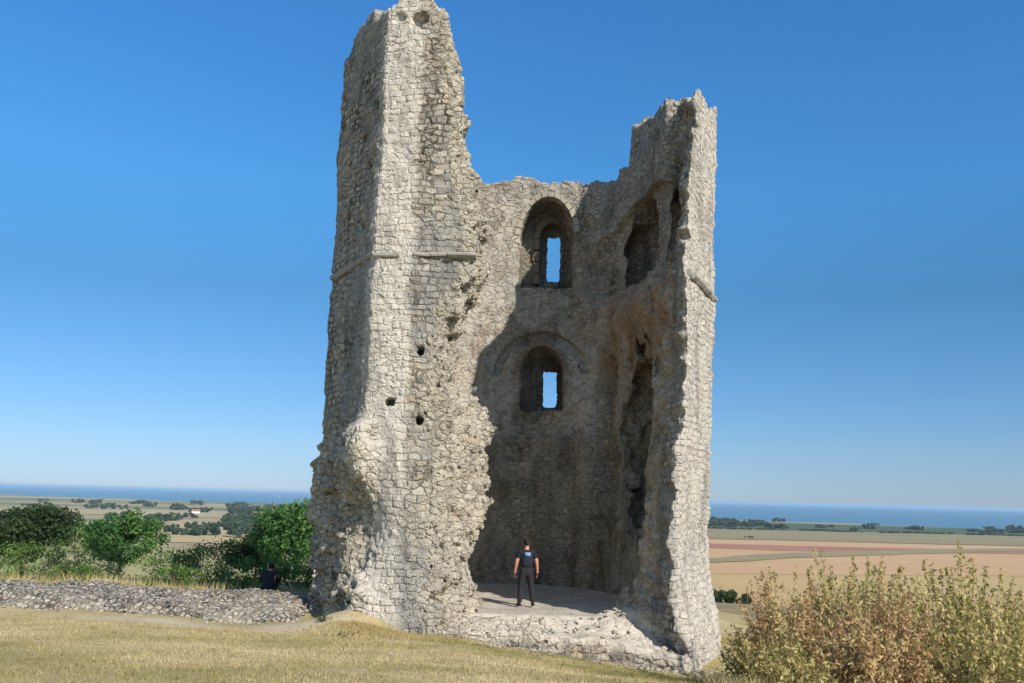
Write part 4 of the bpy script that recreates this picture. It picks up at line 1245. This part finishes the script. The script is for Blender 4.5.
blades("grass", x[ok], y[ok], .042, .0065, 1.0, MAT_BLADE, "short parched grass on the mown slope", 51)
N = 9000
x = rng.normal(-2.75, .85, N); y = 22.35 - np.abs(rng.normal(0, .42, N))
ok = (x > -5) & (x < -.8)
blades("dry_grass", x[ok], y[ok], .13, .006, 1.0, MAT_STRAW, "longer straw-coloured grass against the foot of the left pier", 52)
x = rng.uniform(-26, -5, 2600); y = 28.2 + np.abs(rng.normal(0, 1.6, 2600))
blades("rough_grass", x, y, .30, .010, .8, MAT_STRAW, "rough yellow grass along the back of the low wall", 53)
N = 26000
x = rng.uniform(3.2, 13, N); y = rng.uniform(11, 30, N); ok = (x > 3.0 + .12 * (y - 11)) & ((x > 6.4) | (y < 22))
blades("rough_grass", x[ok], y[ok], .26, .008, .9, MAT_STRAW, "rough dry grass among the shrubs on the right", 54)
N = 900
cx = rng.uniform(-9, 6, N); cy = rng.uniform(10.5, 22.2, N)
k_ = np.repeat(np.arange(N), 16); x = cx[k_] + rng.normal(0, .045, len(k_)); y = cy[k_] + rng.normal(0, .045, len(k_))
ok = (np.abs(cx) < cy * .6)[k_]
blades("grass_tufts", x[ok], y[ok], .085, .007, .9, MAT_BLADE, "taller tufts standing out of the parched mown grass", 56)
# a small weed at the corner of the low wall, another on the mound
for k, (x, y, h, lab) in enumerate([(-4.35, 22.55, .22, "small green weed at the right end of the low wall"), (-3.6, 21.6, .10, "flat green weed patch in front of the left pier")]):
    shrub(lab, (x, y, gz(x, y)), h, .45 if k == 0 else .8, 14, 500, .03, MAT_SCRUB, 900 + k).name = "weed"

# ------------------------------------------------------------------ haze
M = bpy.data.materials.new("sea_air")
M.use_nodes = True
t = M.node_tree; t.nodes.clear()
o = t.nodes.new("ShaderNodeOutputMaterial"); v = t.nodes.new("ShaderNodeVolumePrincipled")
v.inputs["Color"].default_value = (0.40, 0.57, 0.74, 1); v.inputs["Density"].default_value = 5.0e-5
t.links.new(v.outputs[0], o.inputs["Volume"])
a, lo, hi = 72000.0, -62.0, 20.0
V = [(sx * a, sy * a, zz) for zz in (lo, hi) for sx, sy in ((-1, -1), (1, -1), (1, 1), (-1, 1))]
hz = mesh_obj("haze", V, [(0, 1, 5, 4), (1, 2, 6, 5), (2, 3, 7, 6), (3, 0, 4, 7), (4, 5, 6, 7), (3, 2, 1, 0)], M, smooth=False)
tag(hz, kind="stuff")
